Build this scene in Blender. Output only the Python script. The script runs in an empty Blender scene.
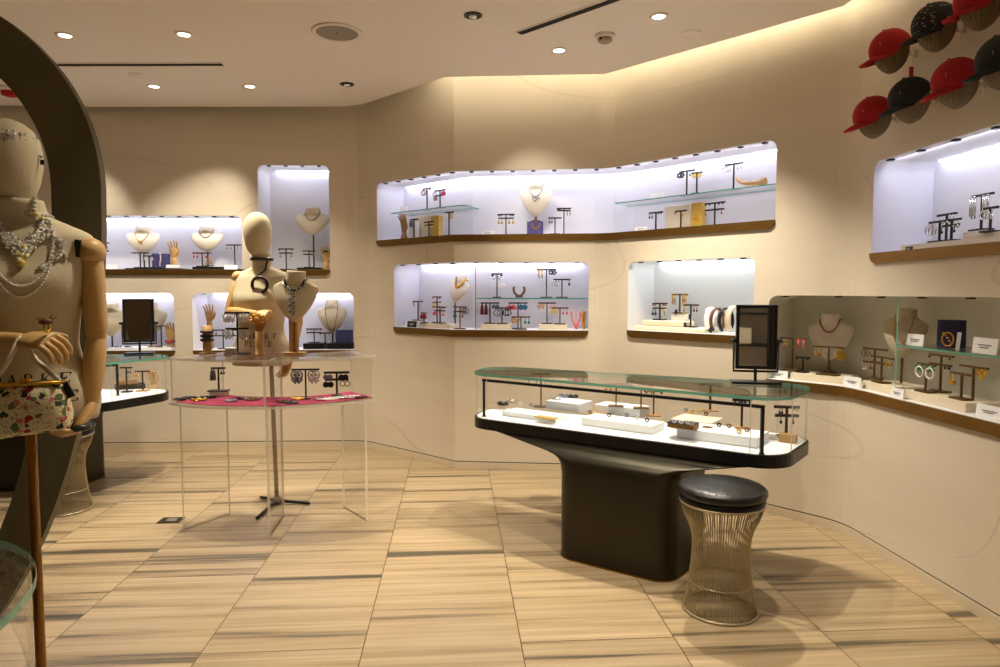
import bpy, bmesh, math, random
from mathutils import Vector, Matrix, Euler
from mathutils.geometry import delaunay_2d_cdt
random.seed(7)
PI = math.pi
SC = bpy.context.scene
COL = SC.collection

# ------------------------------------------------------------------ camera
CAM = Vector((0, 0, 1.375))
PITCH, YAW, F = 3.56, 3.86, 667.0
RM = Euler((math.radians(90 - PITCH), 0, math.radians(-YAW))).to_matrix()
cd = bpy.data.cameras.new('camera'); cam = bpy.data.objects.new('camera', cd); COL.objects.link(cam)
cam.location = CAM; cam.rotation_euler = (math.radians(90 - PITCH), 0, math.radians(-YAW))
cd.sensor_width = 36; cd.lens = 36 * F / 1000; cd.clip_start = .05; cd.clip_end = 60
SC.camera = cam
SC.view_settings.view_transform = 'Standard'; SC.view_settings.look = 'None'
SC.view_settings.gamma = 1; SC.view_settings.use_curve_mapping = False
SC.view_settings.exposure = .19
WORLD = .10
SC.cycles.use_denoising = True
SC.cycles.max_bounces = 10; SC.cycles.transparent_max_bounces = 24
SC.cycles.sample_clamp_indirect = 6
SC.cycles.caustics_reflective = False; SC.cycles.caustics_refractive = False

def ray(px, py):
    return RM @ Vector(((px - 500) / F, -(py - 333.5) / F, -1))
def at_z(px, py, z):
    d = ray(px, py); k = (z - CAM.z) / d.z
    return CAM + d * k
def at_y(px, py, y):
    d = ray(px, py); return CAM + d * (y / d.y)
def at_x(px, py, x):
    d = ray(px, py); return CAM + d * (x / d.x)

# ------------------------------------------------------------------ materials
def lin(r, g, b):
    f = lambda c: ((c / 255 + .055) / 1.055) ** 2.4 if c > 10.3 else c / 255 / 12.92
    return (f(r), f(g), f(b), 1)
MATS = {}
def mat(name, rgb, rough=.5, metal=0, spec=.5, bump=0, bscale=60, var=0, vscale=20, emit=None, estr=0, coat=0):
    if name in MATS: return MATS[name]
    m = bpy.data.materials.new(name); m.use_nodes = True
    nt = m.node_tree; b = nt.nodes['Principled BSDF']
    b.inputs['Base Color'].default_value = lin(*rgb); b.inputs['Roughness'].default_value = rough
    b.inputs['Metallic'].default_value = metal; b.inputs['Specular IOR Level'].default_value = spec
    b.inputs['Coat Weight'].default_value = coat
    if emit:
        b.inputs['Emission Color'].default_value = lin(*emit); b.inputs['Emission Strength'].default_value = estr
    if bump or var:
        tc = nt.nodes.new('ShaderNodeTexCoord')
        if var:
            n = nt.nodes.new('ShaderNodeTexNoise'); n.inputs['Scale'].default_value = vscale; n.inputs['Detail'].default_value = 4
            nt.links.new(tc.outputs['Object'], n.inputs['Vector'])
            hs = nt.nodes.new('ShaderNodeMix'); hs.data_type = 'RGBA'
            c = lin(*rgb)
            hs.inputs['A'].default_value = tuple(min(1, x * (1 - var)) for x in c[:3]) + (1,)
            hs.inputs['B'].default_value = tuple(min(1, x * (1 + var)) for x in c[:3]) + (1,)
            nt.links.new(n.outputs['Fac'], hs.inputs['Factor']); nt.links.new(hs.outputs['Result'], b.inputs['Base Color'])
        if bump:
            n2 = nt.nodes.new('ShaderNodeTexNoise'); n2.inputs['Scale'].default_value = bscale; n2.inputs['Detail'].default_value = 3
            nt.links.new(tc.outputs['Object'], n2.inputs['Vector'])
            bp = nt.nodes.new('ShaderNodeBump'); bp.inputs['Strength'].default_value = bump; bp.inputs['Distance'].default_value = .01
            nt.links.new(n2.outputs['Fac'], bp.inputs['Height']); nt.links.new(bp.outputs['Normal'], b.inputs['Normal'])
    MATS[name] = m
    return m

def glass(name, tint=(1, 1, 1), refl=1.0, ior=1.5, rough=0.0):
    """thin clear pane: passes light straight, reflects by Fresnel"""
    if name in MATS: return MATS[name]
    m = bpy.data.materials.new(name); m.use_nodes = True; nt = m.node_tree; nt.nodes.clear()
    out = nt.nodes.new('ShaderNodeOutputMaterial'); mx = nt.nodes.new('ShaderNodeMixShader')
    tr = nt.nodes.new('ShaderNodeBsdfTransparent'); tr.inputs['Color'].default_value = tuple(tint) + (1,)
    gl = nt.nodes.new('ShaderNodeBsdfGlossy'); gl.inputs['Roughness'].default_value = rough
    # Schlick reflectance, the same from both sides of a face
    ge = nt.nodes.new('ShaderNodeNewGeometry'); dt = nt.nodes.new('ShaderNodeVectorMath'); dt.operation = 'DOT_PRODUCT'
    nt.links.new(ge.outputs['Normal'], dt.inputs[0]); nt.links.new(ge.outputs['Incoming'], dt.inputs[1])
    def mth(op, a, b_):
        q = nt.nodes.new('ShaderNodeMath'); q.operation = op
        for i, v in enumerate((a, b_)):
            if v is None: continue
            if isinstance(v, (int, float)): q.inputs[i].default_value = v
            else: nt.links.new(v, q.inputs[i])
        return q.outputs[0]
    f0 = ((ior - 1) / (ior + 1)) ** 2
    pw = mth('POWER', mth('SUBTRACT', 1, mth('ABSOLUTE', dt.outputs['Value'], None)), 5)
    ml = nt.nodes.new('ShaderNodeMath'); ml.operation = 'MULTIPLY'; ml.inputs[1].default_value = refl
    nt.links.new(mth('ADD', mth('MULTIPLY', pw, 1 - f0), f0), ml.inputs[0]); nt.links.new(ml.outputs[0], mx.inputs['Fac'])
    nt.links.new(tr.outputs[0], mx.inputs[1]); nt.links.new(gl.outputs[0], mx.inputs[2])
    nt.links.new(mx.outputs[0], out.inputs['Surface'])
    MATS[name] = m; return m

def edge_glass(name, rgb, alpha=.6, rough=.15):
    if name in MATS: return MATS[name]
    m = bpy.data.materials.new(name); m.use_nodes = True; nt = m.node_tree; b = nt.nodes['Principled BSDF']
    b.inputs['Base Color'].default_value = lin(*rgb); b.inputs['Roughness'].default_value = rough
    b.inputs['Alpha'].default_value = alpha; b.inputs['Specular IOR Level'].default_value = .8
    MATS[name] = m; return m

def nodes_of(m):
    nt = m.node_tree
    def N(t, **kw):
        n = nt.nodes.new(t)
        for k, v in kw.items(): setattr(n, k, v)
        return n
    return nt, N, nt.links.new

def wall_material():
    m = bpy.data.materials.new('veined_plaster'); m.use_nodes = True; nt, N, L = nodes_of(m); b = nt.nodes['Principled BSDF']
    tc = N('ShaderNodeTexCoord'); mp = N('ShaderNodeMapping'); mp.inputs['Scale'].default_value = (.3, .3, 1.0)
    L(tc.outputs['Object'], mp.inputs['Vector'])
    n = N('ShaderNodeTexNoise'); n.inputs['Scale'].default_value = .8; n.inputs['Detail'].default_value = .6; n.inputs['Distortion'].default_value = .2
    L(mp.outputs[0], n.inputs['Vector'])
    # thin contour lines of the noise = veins
    mu = N('ShaderNodeMath', operation='MULTIPLY'); mu.inputs[1].default_value = 6.0; L(n.outputs['Fac'], mu.inputs[0])
    fr = N('ShaderNodeMath', operation='FRACT'); L(mu.outputs[0], fr.inputs[0])
    sb = N('ShaderNodeMath', operation='SUBTRACT'); sb.inputs[1].default_value = .5; L(fr.outputs[0], sb.inputs[0])
    ab = N('ShaderNodeMath', operation='ABSOLUTE'); L(sb.outputs[0], ab.inputs[0])
    rp = N('ShaderNodeMapRange'); rp.inputs['From Min'].default_value = .0; rp.inputs['From Max'].default_value = .011
    rp.inputs['To Min'].default_value = .36; rp.inputs['To Max'].default_value = 0
    L(ab.outputs[0], rp.inputs['Value'])
    n3 = N('ShaderNodeTexNoise'); n3.inputs['Scale'].default_value = 1.3; L(tc.outputs['Object'], n3.inputs['Vector'])
    g = N('ShaderNodeMapRange'); g.inputs['From Min'].default_value = .38; g.inputs['From Max'].default_value = .6; L(n3.outputs['Fac'], g.inputs['Value'])
    vm = N('ShaderNodeMath', operation='MULTIPLY'); L(rp.outputs[0], vm.inputs[0]); L(g.outputs[0], vm.inputs[1])
    n2 = N('ShaderNodeTexNoise'); n2.inputs['Scale'].default_value = 1.6; n2.inputs['Detail'].default_value = 5
    mp2 = N('ShaderNodeMapping'); mp2.inputs['Scale'].default_value = (.6, .6, 3.5); L(tc.outputs['Object'], mp2.inputs['Vector']); L(mp2.outputs[0], n2.inputs['Vector'])
    mx = N('ShaderNodeMix', data_type='RGBA'); mx.inputs['A'].default_value = lin(214, 201, 180); mx.inputs['B'].default_value = lin(228, 216, 197)
    L(n2.outputs['Fac'], mx.inputs['Factor'])
    mv = N('ShaderNodeMix', data_type='RGBA'); mv.inputs['B'].default_value = lin(150, 126, 98)
    L(vm.outputs[0], mv.inputs['Factor']); L(mx.outputs['Result'], mv.inputs['A']); L(mv.outputs['Result'], b.inputs['Base Color'])
    b.inputs['Roughness'].default_value = .55; b.inputs['Specular IOR Level'].default_value = .25
    return m

def floor_material():
    m = bpy.data.materials.new('travertine_tiles'); m.use_nodes = True; nt, N, L = nodes_of(m); b = nt.nodes['Principled BSDF']
    tc = N('ShaderNodeTexCoord'); sp = N('ShaderNodeSeparateXYZ'); L(tc.outputs['Object'], sp.inputs[0])
    W, LEN, X0, Y0 = .613, 1.70, -.36, 3.245
    def M(op, a, bb=None, c=None):
        n = N('ShaderNodeMath', operation=op)
        for i, v in enumerate((a, bb, c)):
            if v is None: continue
            if isinstance(v, (int, float)): n.inputs[i].default_value = v
            else: L(v, n.inputs[i])
        return n.outputs[0]
    u = M('DIVIDE', M('SUBTRACT', sp.outputs['X'], X0), W)
    col = M('FLOOR', u)
    par = M('MODULO', M('ADD', col, 40), 2)            # 0 / 1 columns
    off = M('MULTIPLY', par, .42)
    v = M('ADD', M('DIVIDE', M('SUBTRACT', sp.outputs['Y'], Y0), LEN), off)
    row = M('FLOOR', v)
    def edge(t, size, wid):
        f = M('FRACT', t); d = M('MULTIPLY', M('MINIMUM', f, M('SUBTRACT', 1, f)), size)
        return M('LESS_THAN', d, wid)
    gr = M('MAXIMUM', edge(u, W, .0022), edge(v, LEN, .0022))
    # per-tile random
    cb = N('ShaderNodeCombineXYZ'); L(col, cb.inputs[0]); L(row, cb.inputs[1])
    wn = N('ShaderNodeTexWhiteNoise', noise_dimensions='2D'); L(cb.outputs[0], wn.inputs['Vector'])
    # streaks run along X, shifted per tile
    sh = M('MULTIPLY', wn.outputs['Value'], 37.0)
    cv = N('ShaderNodeCombineXYZ'); L(M('ADD', M('MULTIPLY', sp.outputs['X'], .3), sh), cv.inputs[0]); L(M('ADD', M('MULTIPLY', sp.outputs['Y'], 9.5), sh), cv.inputs[1])
    s1 = N('ShaderNodeTexNoise'); s1.inputs['Scale'].default_value = 1.0; s1.inputs['Detail'].default_value = 7; s1.inputs['Roughness'].default_value = .62
    L(cv.outputs[0], s1.inputs['Vector'])
    cv2 = N('ShaderNodeCombineXYZ'); L(M('ADD', M('MULTIPLY', sp.outputs['X'], .8), sh), cv2.inputs[0]); L(M('ADD', M('MULTIPLY', sp.outputs['Y'], 46), sh), cv2.inputs[1])
    s2 = N('ShaderNodeTexNoise'); s2.inputs['Scale'].default_value = 1.0; s2.inputs['Detail'].default_value = 5; L(cv2.outputs[0], s2.inputs['Vector'])
    rp = N('ShaderNodeValToRGB'); L(s1.outputs['Fac'], rp.inputs[0])
    e = rp.color_ramp.elements
    e[0].position = .29; e[0].color = lin(66, 62, 48); e[1].position = .78; e[1].color = lin(140, 118, 86)
    for p, c in ((.38, (92, 83, 64)), (.432, (150, 129, 98)), (.47, (166, 144, 111)), (.56, (177, 156, 124)), (.66, (158, 135, 101))):
        k = rp.color_ramp.elements.new(p); k.color = lin(*c)
    r2 = N('ShaderNodeMapRange'); r2.inputs['From Min'].default_value = .3; r2.inputs['From Max'].default_value = .7; r2.inputs['To Min'].default_value = .80; r2.inputs['To Max'].default_value = 1.14
    L(s2.outputs['Fac'], r2.inputs['Value'])
    tv = M('ADD', M('MULTIPLY', wn.outputs['Value'], .16), .90)
    k = M('MULTIPLY', r2.outputs[0], tv)
    # fine speckle (pits)
    n3 = N('ShaderNodeTexNoise'); n3.inputs['Scale'].default_value = 90; L(tc.outputs['Object'], n3.inputs['Vector'])
    k2 = M('MULTIPLY', k, M('ADD', M('MULTIPLY', n3.outputs['Fac'], .12), .94))
    vm = N('ShaderNodeVectorMath', operation='SCALE'); L(rp.outputs[0], vm.inputs[0]); L(k2, vm.inputs['Scale'])
    mg = N('ShaderNodeMix', data_type='RGBA'); mg.inputs['B'].default_value = lin(88, 66, 44); L(gr, mg.inputs['Factor']); L(vm.outputs[0], mg.inputs['A'])
    L(mg.outputs['Result'], b.inputs['Base Color'])
    b.inputs['Roughness'].default_value = .34; b.inputs['Specular IOR Level'].default_value = .4
    return m

def floral_material():
    m = bpy.data.materials.new('embroidered_floral'); m.use_nodes = True; nt, N, L = nodes_of(m); b = nt.nodes['Principled BSDF']
    tc = N('ShaderNodeTexCoord')
    base = lin(226, 212, 172)
    n = N('ShaderNodeTexNoise'); n.inputs['Scale'].default_value = 52; n.inputs['Detail'].default_value = 1; n.inputs['Distortion'].default_value = 1.6; L(tc.outputs['Object'], n.inputs['Vector'])
    a = N('ShaderNodeMath', operation='SUBTRACT'); a.inputs[1].default_value = .5; L(n.outputs['Fac'], a.inputs[0])
    a2 = N('ShaderNodeMath', operation='ABSOLUTE'); L(a.outputs[0], a2.inputs[0])
    a3 = N('ShaderNodeMath', operation='LESS_THAN'); a3.inputs[1].default_value = .022; L(a2.outputs[0], a3.inputs[0])
    m1 = N('ShaderNodeMix', data_type='RGBA'); m1.inputs['A'].default_value = base; m1.inputs['B'].default_value = lin(150, 136, 84); L(a3.outputs[0], m1.inputs['Factor'])
    prev = m1
    for i, (sc, col, th, seed) in enumerate(((30, (168, 40, 44), .27, 2.3), (34, (52, 56, 40), .27, 5.1), (28, (96, 108, 60), .28, 8.7), (36, (206, 118, 104), .22, 12.2))):
        mp = N('ShaderNodeMapping'); mp.inputs['Location'].default_value = (seed, seed * .7, seed * 1.3); L(tc.outputs['Object'], mp.inputs['Vector'])
        ns = N('ShaderNodeTexNoise'); ns.inputs['Scale'].default_value = 60; L(tc.outputs['Object'], ns.inputs['Vector'])
        av = N('ShaderNodeMix', data_type='VECTOR'); av.inputs['Factor'].default_value = .02; L(mp.outputs[0], av.inputs['A']); L(ns.outputs['Color'], av.inputs['B'])
        vo = N('ShaderNodeTexVoronoi'); vo.inputs['Scale'].default_value = sc; vo.inputs['Randomness'].default_value = 1; L(av.outputs['Result'], vo.inputs['Vector'])
        lt = N('ShaderNodeMath', operation='LESS_THAN'); lt.inputs[1].default_value = th; L(vo.outputs['Distance'], lt.inputs[0])
        mm = N('ShaderNodeMix', data_type='RGBA'); mm.inputs['B'].default_value = lin(*col); L(lt.outputs[0], mm.inputs['Factor']); L(prev.outputs['Result'], mm.inputs['A'])
        prev = mm
    L(prev.outputs['Result'], b.inputs['Base Color']); b.inputs['Roughness'].default_value = .85
    return m

M_WALL = wall_material(); M_FLOOR = floor_material(); M_FLORAL = floral_material()
M_CEIL = mat('ceiling_paint', (242, 232, 222), .8, spec=.2)
M_PLINTH = mat('plinth_stone', (214, 198, 172), .6)
M_GAP = mat('shadow_gap', (36, 28, 22), .9)
M_WHITE = mat('white_lacquer', (236, 236, 238), .45)
M_NICHE = mat('niche_white', (222, 221, 226), .6, spec=.2)
M_NICHEG = mat('niche_grey', (232, 228, 212), .6, spec=.2)
M_BRASS = mat('antique_brass', (138, 104, 54), .45, 1, var=.12, vscale=6)
M_BRONZE = mat('dark_bronze', (54, 48, 36), .38, .7, var=.25, vscale=3)
M_BRONZE2 = mat('patina_bronze', (106, 99, 74), .6, .1, var=.3, vscale=4)
M_BLACK = mat('black_metal', (26, 24, 22), .35, .4)
M_STAND = mat('stand_metal', (58, 48, 40), .4, .7)
M_STANDB = mat('stand_brass', (112, 86, 50), .35, .8)
M_LEATHER = mat('black_leather', (22, 20, 19), .36, bump=.45, bscale=30)
M_WIRE = mat('bronze_wire', (188, 176, 146), .38, .75)
M_LINEN = mat('linen', (200, 187, 156), .9, bump=.12, bscale=220, var=.05, vscale=9)
M_LINENL = mat('ivory_linen', (226, 216, 200), .85, bump=.08, bscale=220)
M_WOOD = mat('beech_wood', (204, 164, 104), .42, var=.1, vscale=5)
M_WOODD = mat('warm_wood', (174, 132, 80), .45, var=.16, vscale=14)
M_POLE = mat('pole_bronze', (146, 104, 48), .35, .8)
M_GLASS = glass('clear_glass', (1, 1, 1), .9)
M_TOPGLASS = glass('glass_top', (.965, .99, .98), 1.0)
M_ACRYL = glass('clear_acrylic', (.99, .99, .985), .5, 1.49)
M_TEAL = edge_glass('glass_edge', (84, 178, 158), .8)
M_ACEDGE = edge_glass('acrylic_edge', (240, 232, 222), .7)
M_CREAM = mat('cream_stone', (226, 212, 186), .6)
M_PINK = mat('pink_cloth', (140, 28, 62), .85, var=.6, vscale=30)
M_PURPLE = mat('purple_card', (78, 72, 128), .7)
M_NAVY = mat('navy_velvet', (48, 52, 92), .8)
M_GOLDB = mat('gold_card', (200, 164, 76), .5, .3)
M_RED = mat('red_cotton', (176, 24, 34), .85, bump=.1, bscale=200)
M_CAPBLK = mat('black_cotton', (30, 32, 30), .8, bump=.1, bscale=200)
M_CARD = mat('white_card', (240, 240, 240), .6)
M_INK = mat('grey_ink', (110, 110, 116), .8)
M_MIRROR = mat('mirror_glass', (236, 238, 236), .02, 1)
M_LETTER = mat('black_print', (34, 28, 24), .8)
EC = {  # earring colours
    'silver': mat('silver', (214, 214, 214), .22, .95), 'gold': mat('gold', (212, 162, 62), .25, .95), 'black': mat('jet', (26, 26, 30), .3),
    'red': mat('garnet', (160, 30, 44), .35), 'darkred': mat('dark_red_thread', (92, 16, 26), .8), 'pink': mat('coral_pink', (226, 104, 110), .5),
    'blue': mat('teal_blue', (46, 104, 140), .4), 'grey': mat('smoke_grey', (112, 114, 132), .35), 'white': mat('pearl', (238, 232, 222), .3),
    'green': mat('emerald', (20, 112, 76), .35), 'yellow': mat('citrine', (214, 186, 60), .35), 'brown': mat('tortoise', (110, 66, 36), .4)}
M_LEDC = mat('led_cool', (255, 255, 255), .5, emit=(226, 228, 255), estr=11)
M_LEDG = mat('led_soft_green', (255, 255, 255), .5, emit=(232, 250, 244), estr=11)
M_LEDW = mat('led_cove', (255, 255, 255), .5, emit=(255, 244, 214), estr=11)
M_LENS = mat('lamp_lens', (255, 255, 255), .5, emit=(255, 232, 208), estr=11)

# ------------------------------------------------------------------ mesh helpers
class MB:
    def __init__(s): s.bm = bmesh.new(); s.mi = 0
    def _mark(s, faces):
        for f in faces: f.material_index = s.mi
    def box(s, c, d, rot=None, bev=0):
        r = bmesh.ops.create_cube(s.bm, size=1); vs = r['verts']
        M = Matrix.Translation(c) @ (rot.to_4x4() if rot is not None else Matrix.Identity(4)) @ Matrix.Diagonal((*d, 1))
        bmesh.ops.transform(s.bm, matrix=M, verts=vs)
        fs = {f for v in vs for f in v.link_faces}
        if bev:
            es = list({e for v in vs for e in v.link_edges})
            rr = bmesh.ops.bevel(s.bm, geom=es, offset=bev, segments=2, affect='EDGES', profile=.5)
            fs = set(f for f in fs if f.is_valid) | set(rr['faces'])
        s._mark(fs); return s
    def rings(s, rings, cap0=True, cap1=True, smooth=True, close=True):
        rows = [[s.bm.verts.new(p) for p in r] for r in rings]
        n = len(rows[0]); fs = []
        for a, b in zip(rows, rows[1:]):
            for i in range(n if close else n - 1):
                j = (i + 1) % n
                try: fs.append(s.bm.faces.new((a[i], a[j], b[j], b[i])))
                except ValueError: pass
        for f in fs: f.smooth = smooth
        if cap0: fs.append(s.bm.faces.new(rows[0][::-1]))
        if cap1: fs.append(s.bm.faces.new(rows[-1]))
        s._mark(fs); return rows
    def tube(s, pts, rad, seg=8, round_ends=False, closed=False):
        pts = [Vector(p) for p in pts]
        if not isinstance(rad, (list, tuple)): rad = [rad] * len(pts)
        if round_ends:
            a = (pts[0] - pts[1]).normalized(); b = (pts[-1] - pts[-2]).normalized()
            pts = [pts[0] + a * rad[0] * .8, pts[0] + a * rad[0] * .5] + pts + [pts[-1] + b * rad[-1] * .5, pts[-1] + b * rad[-1] * .8]
            rad = [rad[0] * .35, rad[0] * .8] + list(rad) + [rad[-1] * .8, rad[-1] * .35]
        n = len(pts); rings = []; up = None
        for i in range(n):
            if closed: t = pts[(i + 1) % n] - pts[i - 1]
            else: t = pts[min(i + 1, n - 1)] - pts[max(i - 1, 0)]
            if t.length < 1e-9: t = Vector((0, 0, 1))
            t.normalize()
            if up is None: up = Vector((0, 0, 1)) if abs(t.z) < .9 else Vector((0, 1, 0))
            x = up.cross(t)
            if x.length < 1e-4: x = Vector((1, 0, 0)).cross(t)
            x.normalize(); y = t.cross(x); up = y
            rings.append([pts[i] + (x * math.cos(k * 2 * PI / seg) + y * math.sin(k * 2 * PI / seg)) * rad[i] for k in range(seg)])
        if closed: rings.append(rings[0]); s.rings(rings, False, False)
        else: s.rings(rings)
        return s
    def cyl(s, a, b, r, seg=12, r2=None):
        s.tube([a, b], [r, r if r2 is None else r2], seg)
        return s
    def lathe(s, prof, seg=24, c=(0, 0, 0), sx=1, sy=1, cap=True):
        c = Vector(c)
        s.rings([[c + Vector((r * sx * math.cos(k * 2 * PI / seg), r * sy * math.sin(k * 2 * PI / seg), z)) for k in range(seg)] for r, z in prof], cap, cap)
        return s
    def sphere(s, c, r, seg=8, sq=(1, 1, 1)):
        n = max(4, seg // 2 + 1)
        c = Vector(c)
        s.rings([[c + Vector((r * sq[0] * math.sin(PI * i / n) * math.cos(k * 2 * PI / seg), r * sq[1] * math.sin(PI * i / n) * math.sin(k * 2 * PI / seg), -r * sq[2] * math.cos(PI * i / n))) for k in range(seg)] for i in range(1, n)])
        return s
    def torus(s, c, R, r, axis='y', seg=16, ts=6, sx=1, arc=2 * PI, start=0):
        full = arc > 2 * PI - .01; n = seg
        pts = []
        for i in range(n if full else n + 1):
            a = start + arc * i / n; u, v = R * sx * math.cos(a), R * math.sin(a)
            pts.append(Vector(c) + Vector({'y': (u, 0, v), 'z': (u, v, 0), 'x': (0, u, v)}[axis]))
        s.tube(pts, r, ts, closed=full); return s
    def prism(s, poly, z0, z1, mi_side=None):
        a = [s.bm.verts.new((p[0], p[1], z0)) for p in poly]; b = [s.bm.verts.new((p[0], p[1], z1)) for p in poly]
        n = len(poly)
        s._mark([s.bm.faces.new(a[::-1]), s.bm.faces.new(b)])
        for i in range(n):
            f = s.bm.faces.new((a[i], a[(i + 1) % n], b[(i + 1) % n], b[i])); f.material_index = s.mi if mi_side is None else mi_side
        return s
    def build(s, name, m, parent=None, world=False, smooth=None, recalc=True):
        if recalc: bmesh.ops.recalc_face_normals(s.bm, faces=s.bm.faces)
        me = bpy.data.meshes.new(name)
        if world and parent is not None:
            bmesh.ops.translate(s.bm, verts=s.bm.verts, vec=-parent.location)
        if smooth is not None:
            for f in s.bm.faces: f.smooth = smooth
        s.bm.to_mesh(me); s.bm.free()
        for q in (m if isinstance(m, (list, tuple)) else [m]): me.materials.append(q)
        o = bpy.data.objects.new(name, me); COL.objects.link(o)
        if parent is not None: o.parent = parent
        return o

def inst(o, parent=None):
    c = o.copy(); COL.objects.link(c); c.parent = parent; return c
def thing(name, label, cat, loc=(0, 0, 0), rz=0, group=None):
    o = bpy.data.objects.new(name, None); COL.objects.link(o); o.location = loc; o.rotation_euler = (0, 0, rz)
    o.empty_display_size = .05
    o['label'] = label; o['category'] = cat
    if group: o['group'] = group
    return o
def tag(o, label, cat, group=None):
    o['label'] = label; o['category'] = cat
    if group: o['group'] = group
    return o
def struct(o): o['kind'] = 'structure'; return o
def roundpoly(pts, rads, n=6):
    out = []; N = len(pts)
    for i in range(N):
        p = Vector(pts[i]).to_2d(); a = (Vector(pts[i - 1]).to_2d() - p).normalized(); b = (Vector(pts[(i + 1) % N]).to_2d() - p).normalized()
        r = rads[i] if isinstance(rads, (list, tuple)) else rads
        ang = a.angle(b); d = r / math.tan(ang / 2)
        d = min(d, .49 * min((Vector(pts[i - 1]).to_2d() - p).length, (Vector(pts[(i + 1) % N]).to_2d() - p).length)); rr = d * math.tan(ang / 2)
        c = p + (a + b).normalized() * (rr / math.sin(ang / 2))
        v0 = p + a * d - c; v1 = p + b * d - c
        a0 = math.atan2(v0.y, v0.x); a1 = math.atan2(v1.y, v1.x); da = (a1 - a0 + PI) % (2 * PI) - PI
        for k in range(n + 1):
            t = a0 + da * k / n; out.append(c + Vector((math.cos(t), math.sin(t))) * rr)
    return out
def lerp2(A, B, t): return [a.lerp(b, t) for a, b in zip(A, B)]
def shrink(P, d):
    n = len(P); out = []
    area = sum(P[i].x * P[(i + 1) % n].y - P[(i + 1) % n].x * P[i].y for i in range(n)); sg = 1 if area > 0 else -1
    for i in range(n):
        t = (P[(i + 1) % n] - P[i - 1]).normalized(); out.append(P[i] + Vector((-t.y, t.x)) * d * sg)
    return out
def flat(w): return Vector((w.x, w.y))

# ------------------------------------------------------------------ wall path (plan of the folded shop wall)
base = [Vector((-5.2, 6.06)), flat(at_z(365, 446.5, 0)), flat(at_z(455, 468, 0)), flat(at_z(605, 472, 0)), flat(at_z(841, 531, 0)), Vector((2.212, -1.6))]
base[4].x = 2.212
def arc_path(pts, rads, n=5):
    out = [pts[0]]
    for i in range(1, len(pts) - 1):
        p = pts[i]; a = (pts[i - 1] - p).normalized(); b = (pts[i + 1] - p).normalized(); ang = a.angle(b); r = rads[i]
        if not r: out.append(p); continue
        d = r / math.tan(ang / 2); c = p + (a + b).normalized() * (r / math.sin(ang / 2))
        v0 = p + a * d - c; v1 = p + b * d - c; a0 = math.atan2(v0.y, v0.x); a1 = math.atan2(v1.y, v1.x); da = (a1 - a0 + PI) % (2 * PI) - PI
        for k in range(n + 1):
            t = a0 + da * k / n; out.append(c + Vector((math.cos(t), math.sin(t))) * r)
    return out + [pts[-1]]
PATH = arc_path(base, [0, .35, 0, .25, .35, 0])
S = [0]
for a, b in zip(PATH, PATH[1:]): S.append(S[-1] + (b - a).length)
NRM = []
for i in range(len(PATH)):
    ds = []
    if i: ds.append((PATH[i] - PATH[i - 1]).normalized())
    if i < len(PATH) - 1: ds.append((PATH[i + 1] - PATH[i]).normalized())
    ns = [Vector((-d.y, d.x)) for d in ds]
    v = sum(ns, Vector((0, 0))).normalized(); NRM.append(v / max(.5, v.dot(ns[0])))
def w3(s, t, z):
    i = 0
    while i < len(S) - 2 and s > S[i + 1]: i += 1
    k = (s - S[i]) / (S[i + 1] - S[i])
    p = PATH[i].lerp(PATH[i + 1], k) + NRM[i].lerp(NRM[i + 1], k) * t
    return Vector((p.x, p.y, z))
def wall_hit(px, py, t=0):
    """(s, point, tangent angle) where the sight line through px,py meets the wall surface pushed back by t"""
    d = ray(px, py); best = None
    for i in range(len(PATH) - 1):
        a = PATH[i] + NRM[i] * t; b = PATH[i + 1] + NRM[i + 1] * t; e = b - a
        den = d.x * e.y - d.y * e.x
        if abs(den) < 1e-9: continue
        k = (a.x * e.y - a.y * e.x) / den; u = ((a.x * d.y - a.y * d.x) / den)
        if k > 0 and -1e-6 <= u <= 1 + 1e-6 and (best is None or k < best[0]):
            best = (k, S[i] + u * (S[i + 1] - S[i]), math.atan2(e.y, e.x))
    k, s, ang = best
    return s, CAM + d * k, ang
def s_of_y(y):  # on the last, right-hand run
    return S[-2] + (PATH[-2].y - y)

# ------------------------------------------------------------------ niches
NI = {}
def niche(key, L, R, bot, top, D=.3):
    sL = wall_hit(*L)[0] if isinstance(L, tuple) else L
    sR = wall_hit(*R)[0] if isinstance(R, tuple) else R
    zb = wall_hit(*bot)[1].z; zt = wall_hit(*top)[1].z
    NI[key] = dict(s0=sL, s1=sR, zb=zb, zt=zt, D=D, zf=zb + .052)
niche('D', (258.5, 220), (329.5, 220), (250, 275.4), (300, 165), .32)
niche('E', (8, 240), (241.6, 240), (200, 275.4), (200, 215.6), .32)
niche('F', (192.5, 320), (354, 320), (270, 356), (270, 293.4), .32)
niche('G', (-30, 320), (174.5, 320), (150, 356), (150, 293.8), .32)
niche('U', (377, 210), (776, 185), (520, 241), (520, 169.8), .32)
niche('L', (394, 295), (588.5, 300), (520, 337), (520, 262), .32)
niche('A', (628, 300), (754, 300), (700, 341.5), (700, 259), .34)
niche('B', (768, 335), s_of_y(1.45), (844, 396), (844, 295.8), .34)
niche('C', (873, 210), s_of_y(1.45), (940, 258.5), (940, 142), .34)
NI['E']['zb'] = NI['D']['zb']; NI['E']['zf'] = NI['D']['zf']; NI['G']['zb'] = NI['F']['zb']; NI['G']['zf'] = NI['F']['zf']; NI['G']['zt'] = NI['F']['zt']
for k, v in NI.items(): print(k, {a: round(b, 3) for a, b in v.items()})
def outline(n, r=.055):
    return roundpoly([(n['s0'], n['zb']), (n['s1'], n['zb']), (n['s1'], n['zt']), (n['s0'], n['zt'])], r, 5)
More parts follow.
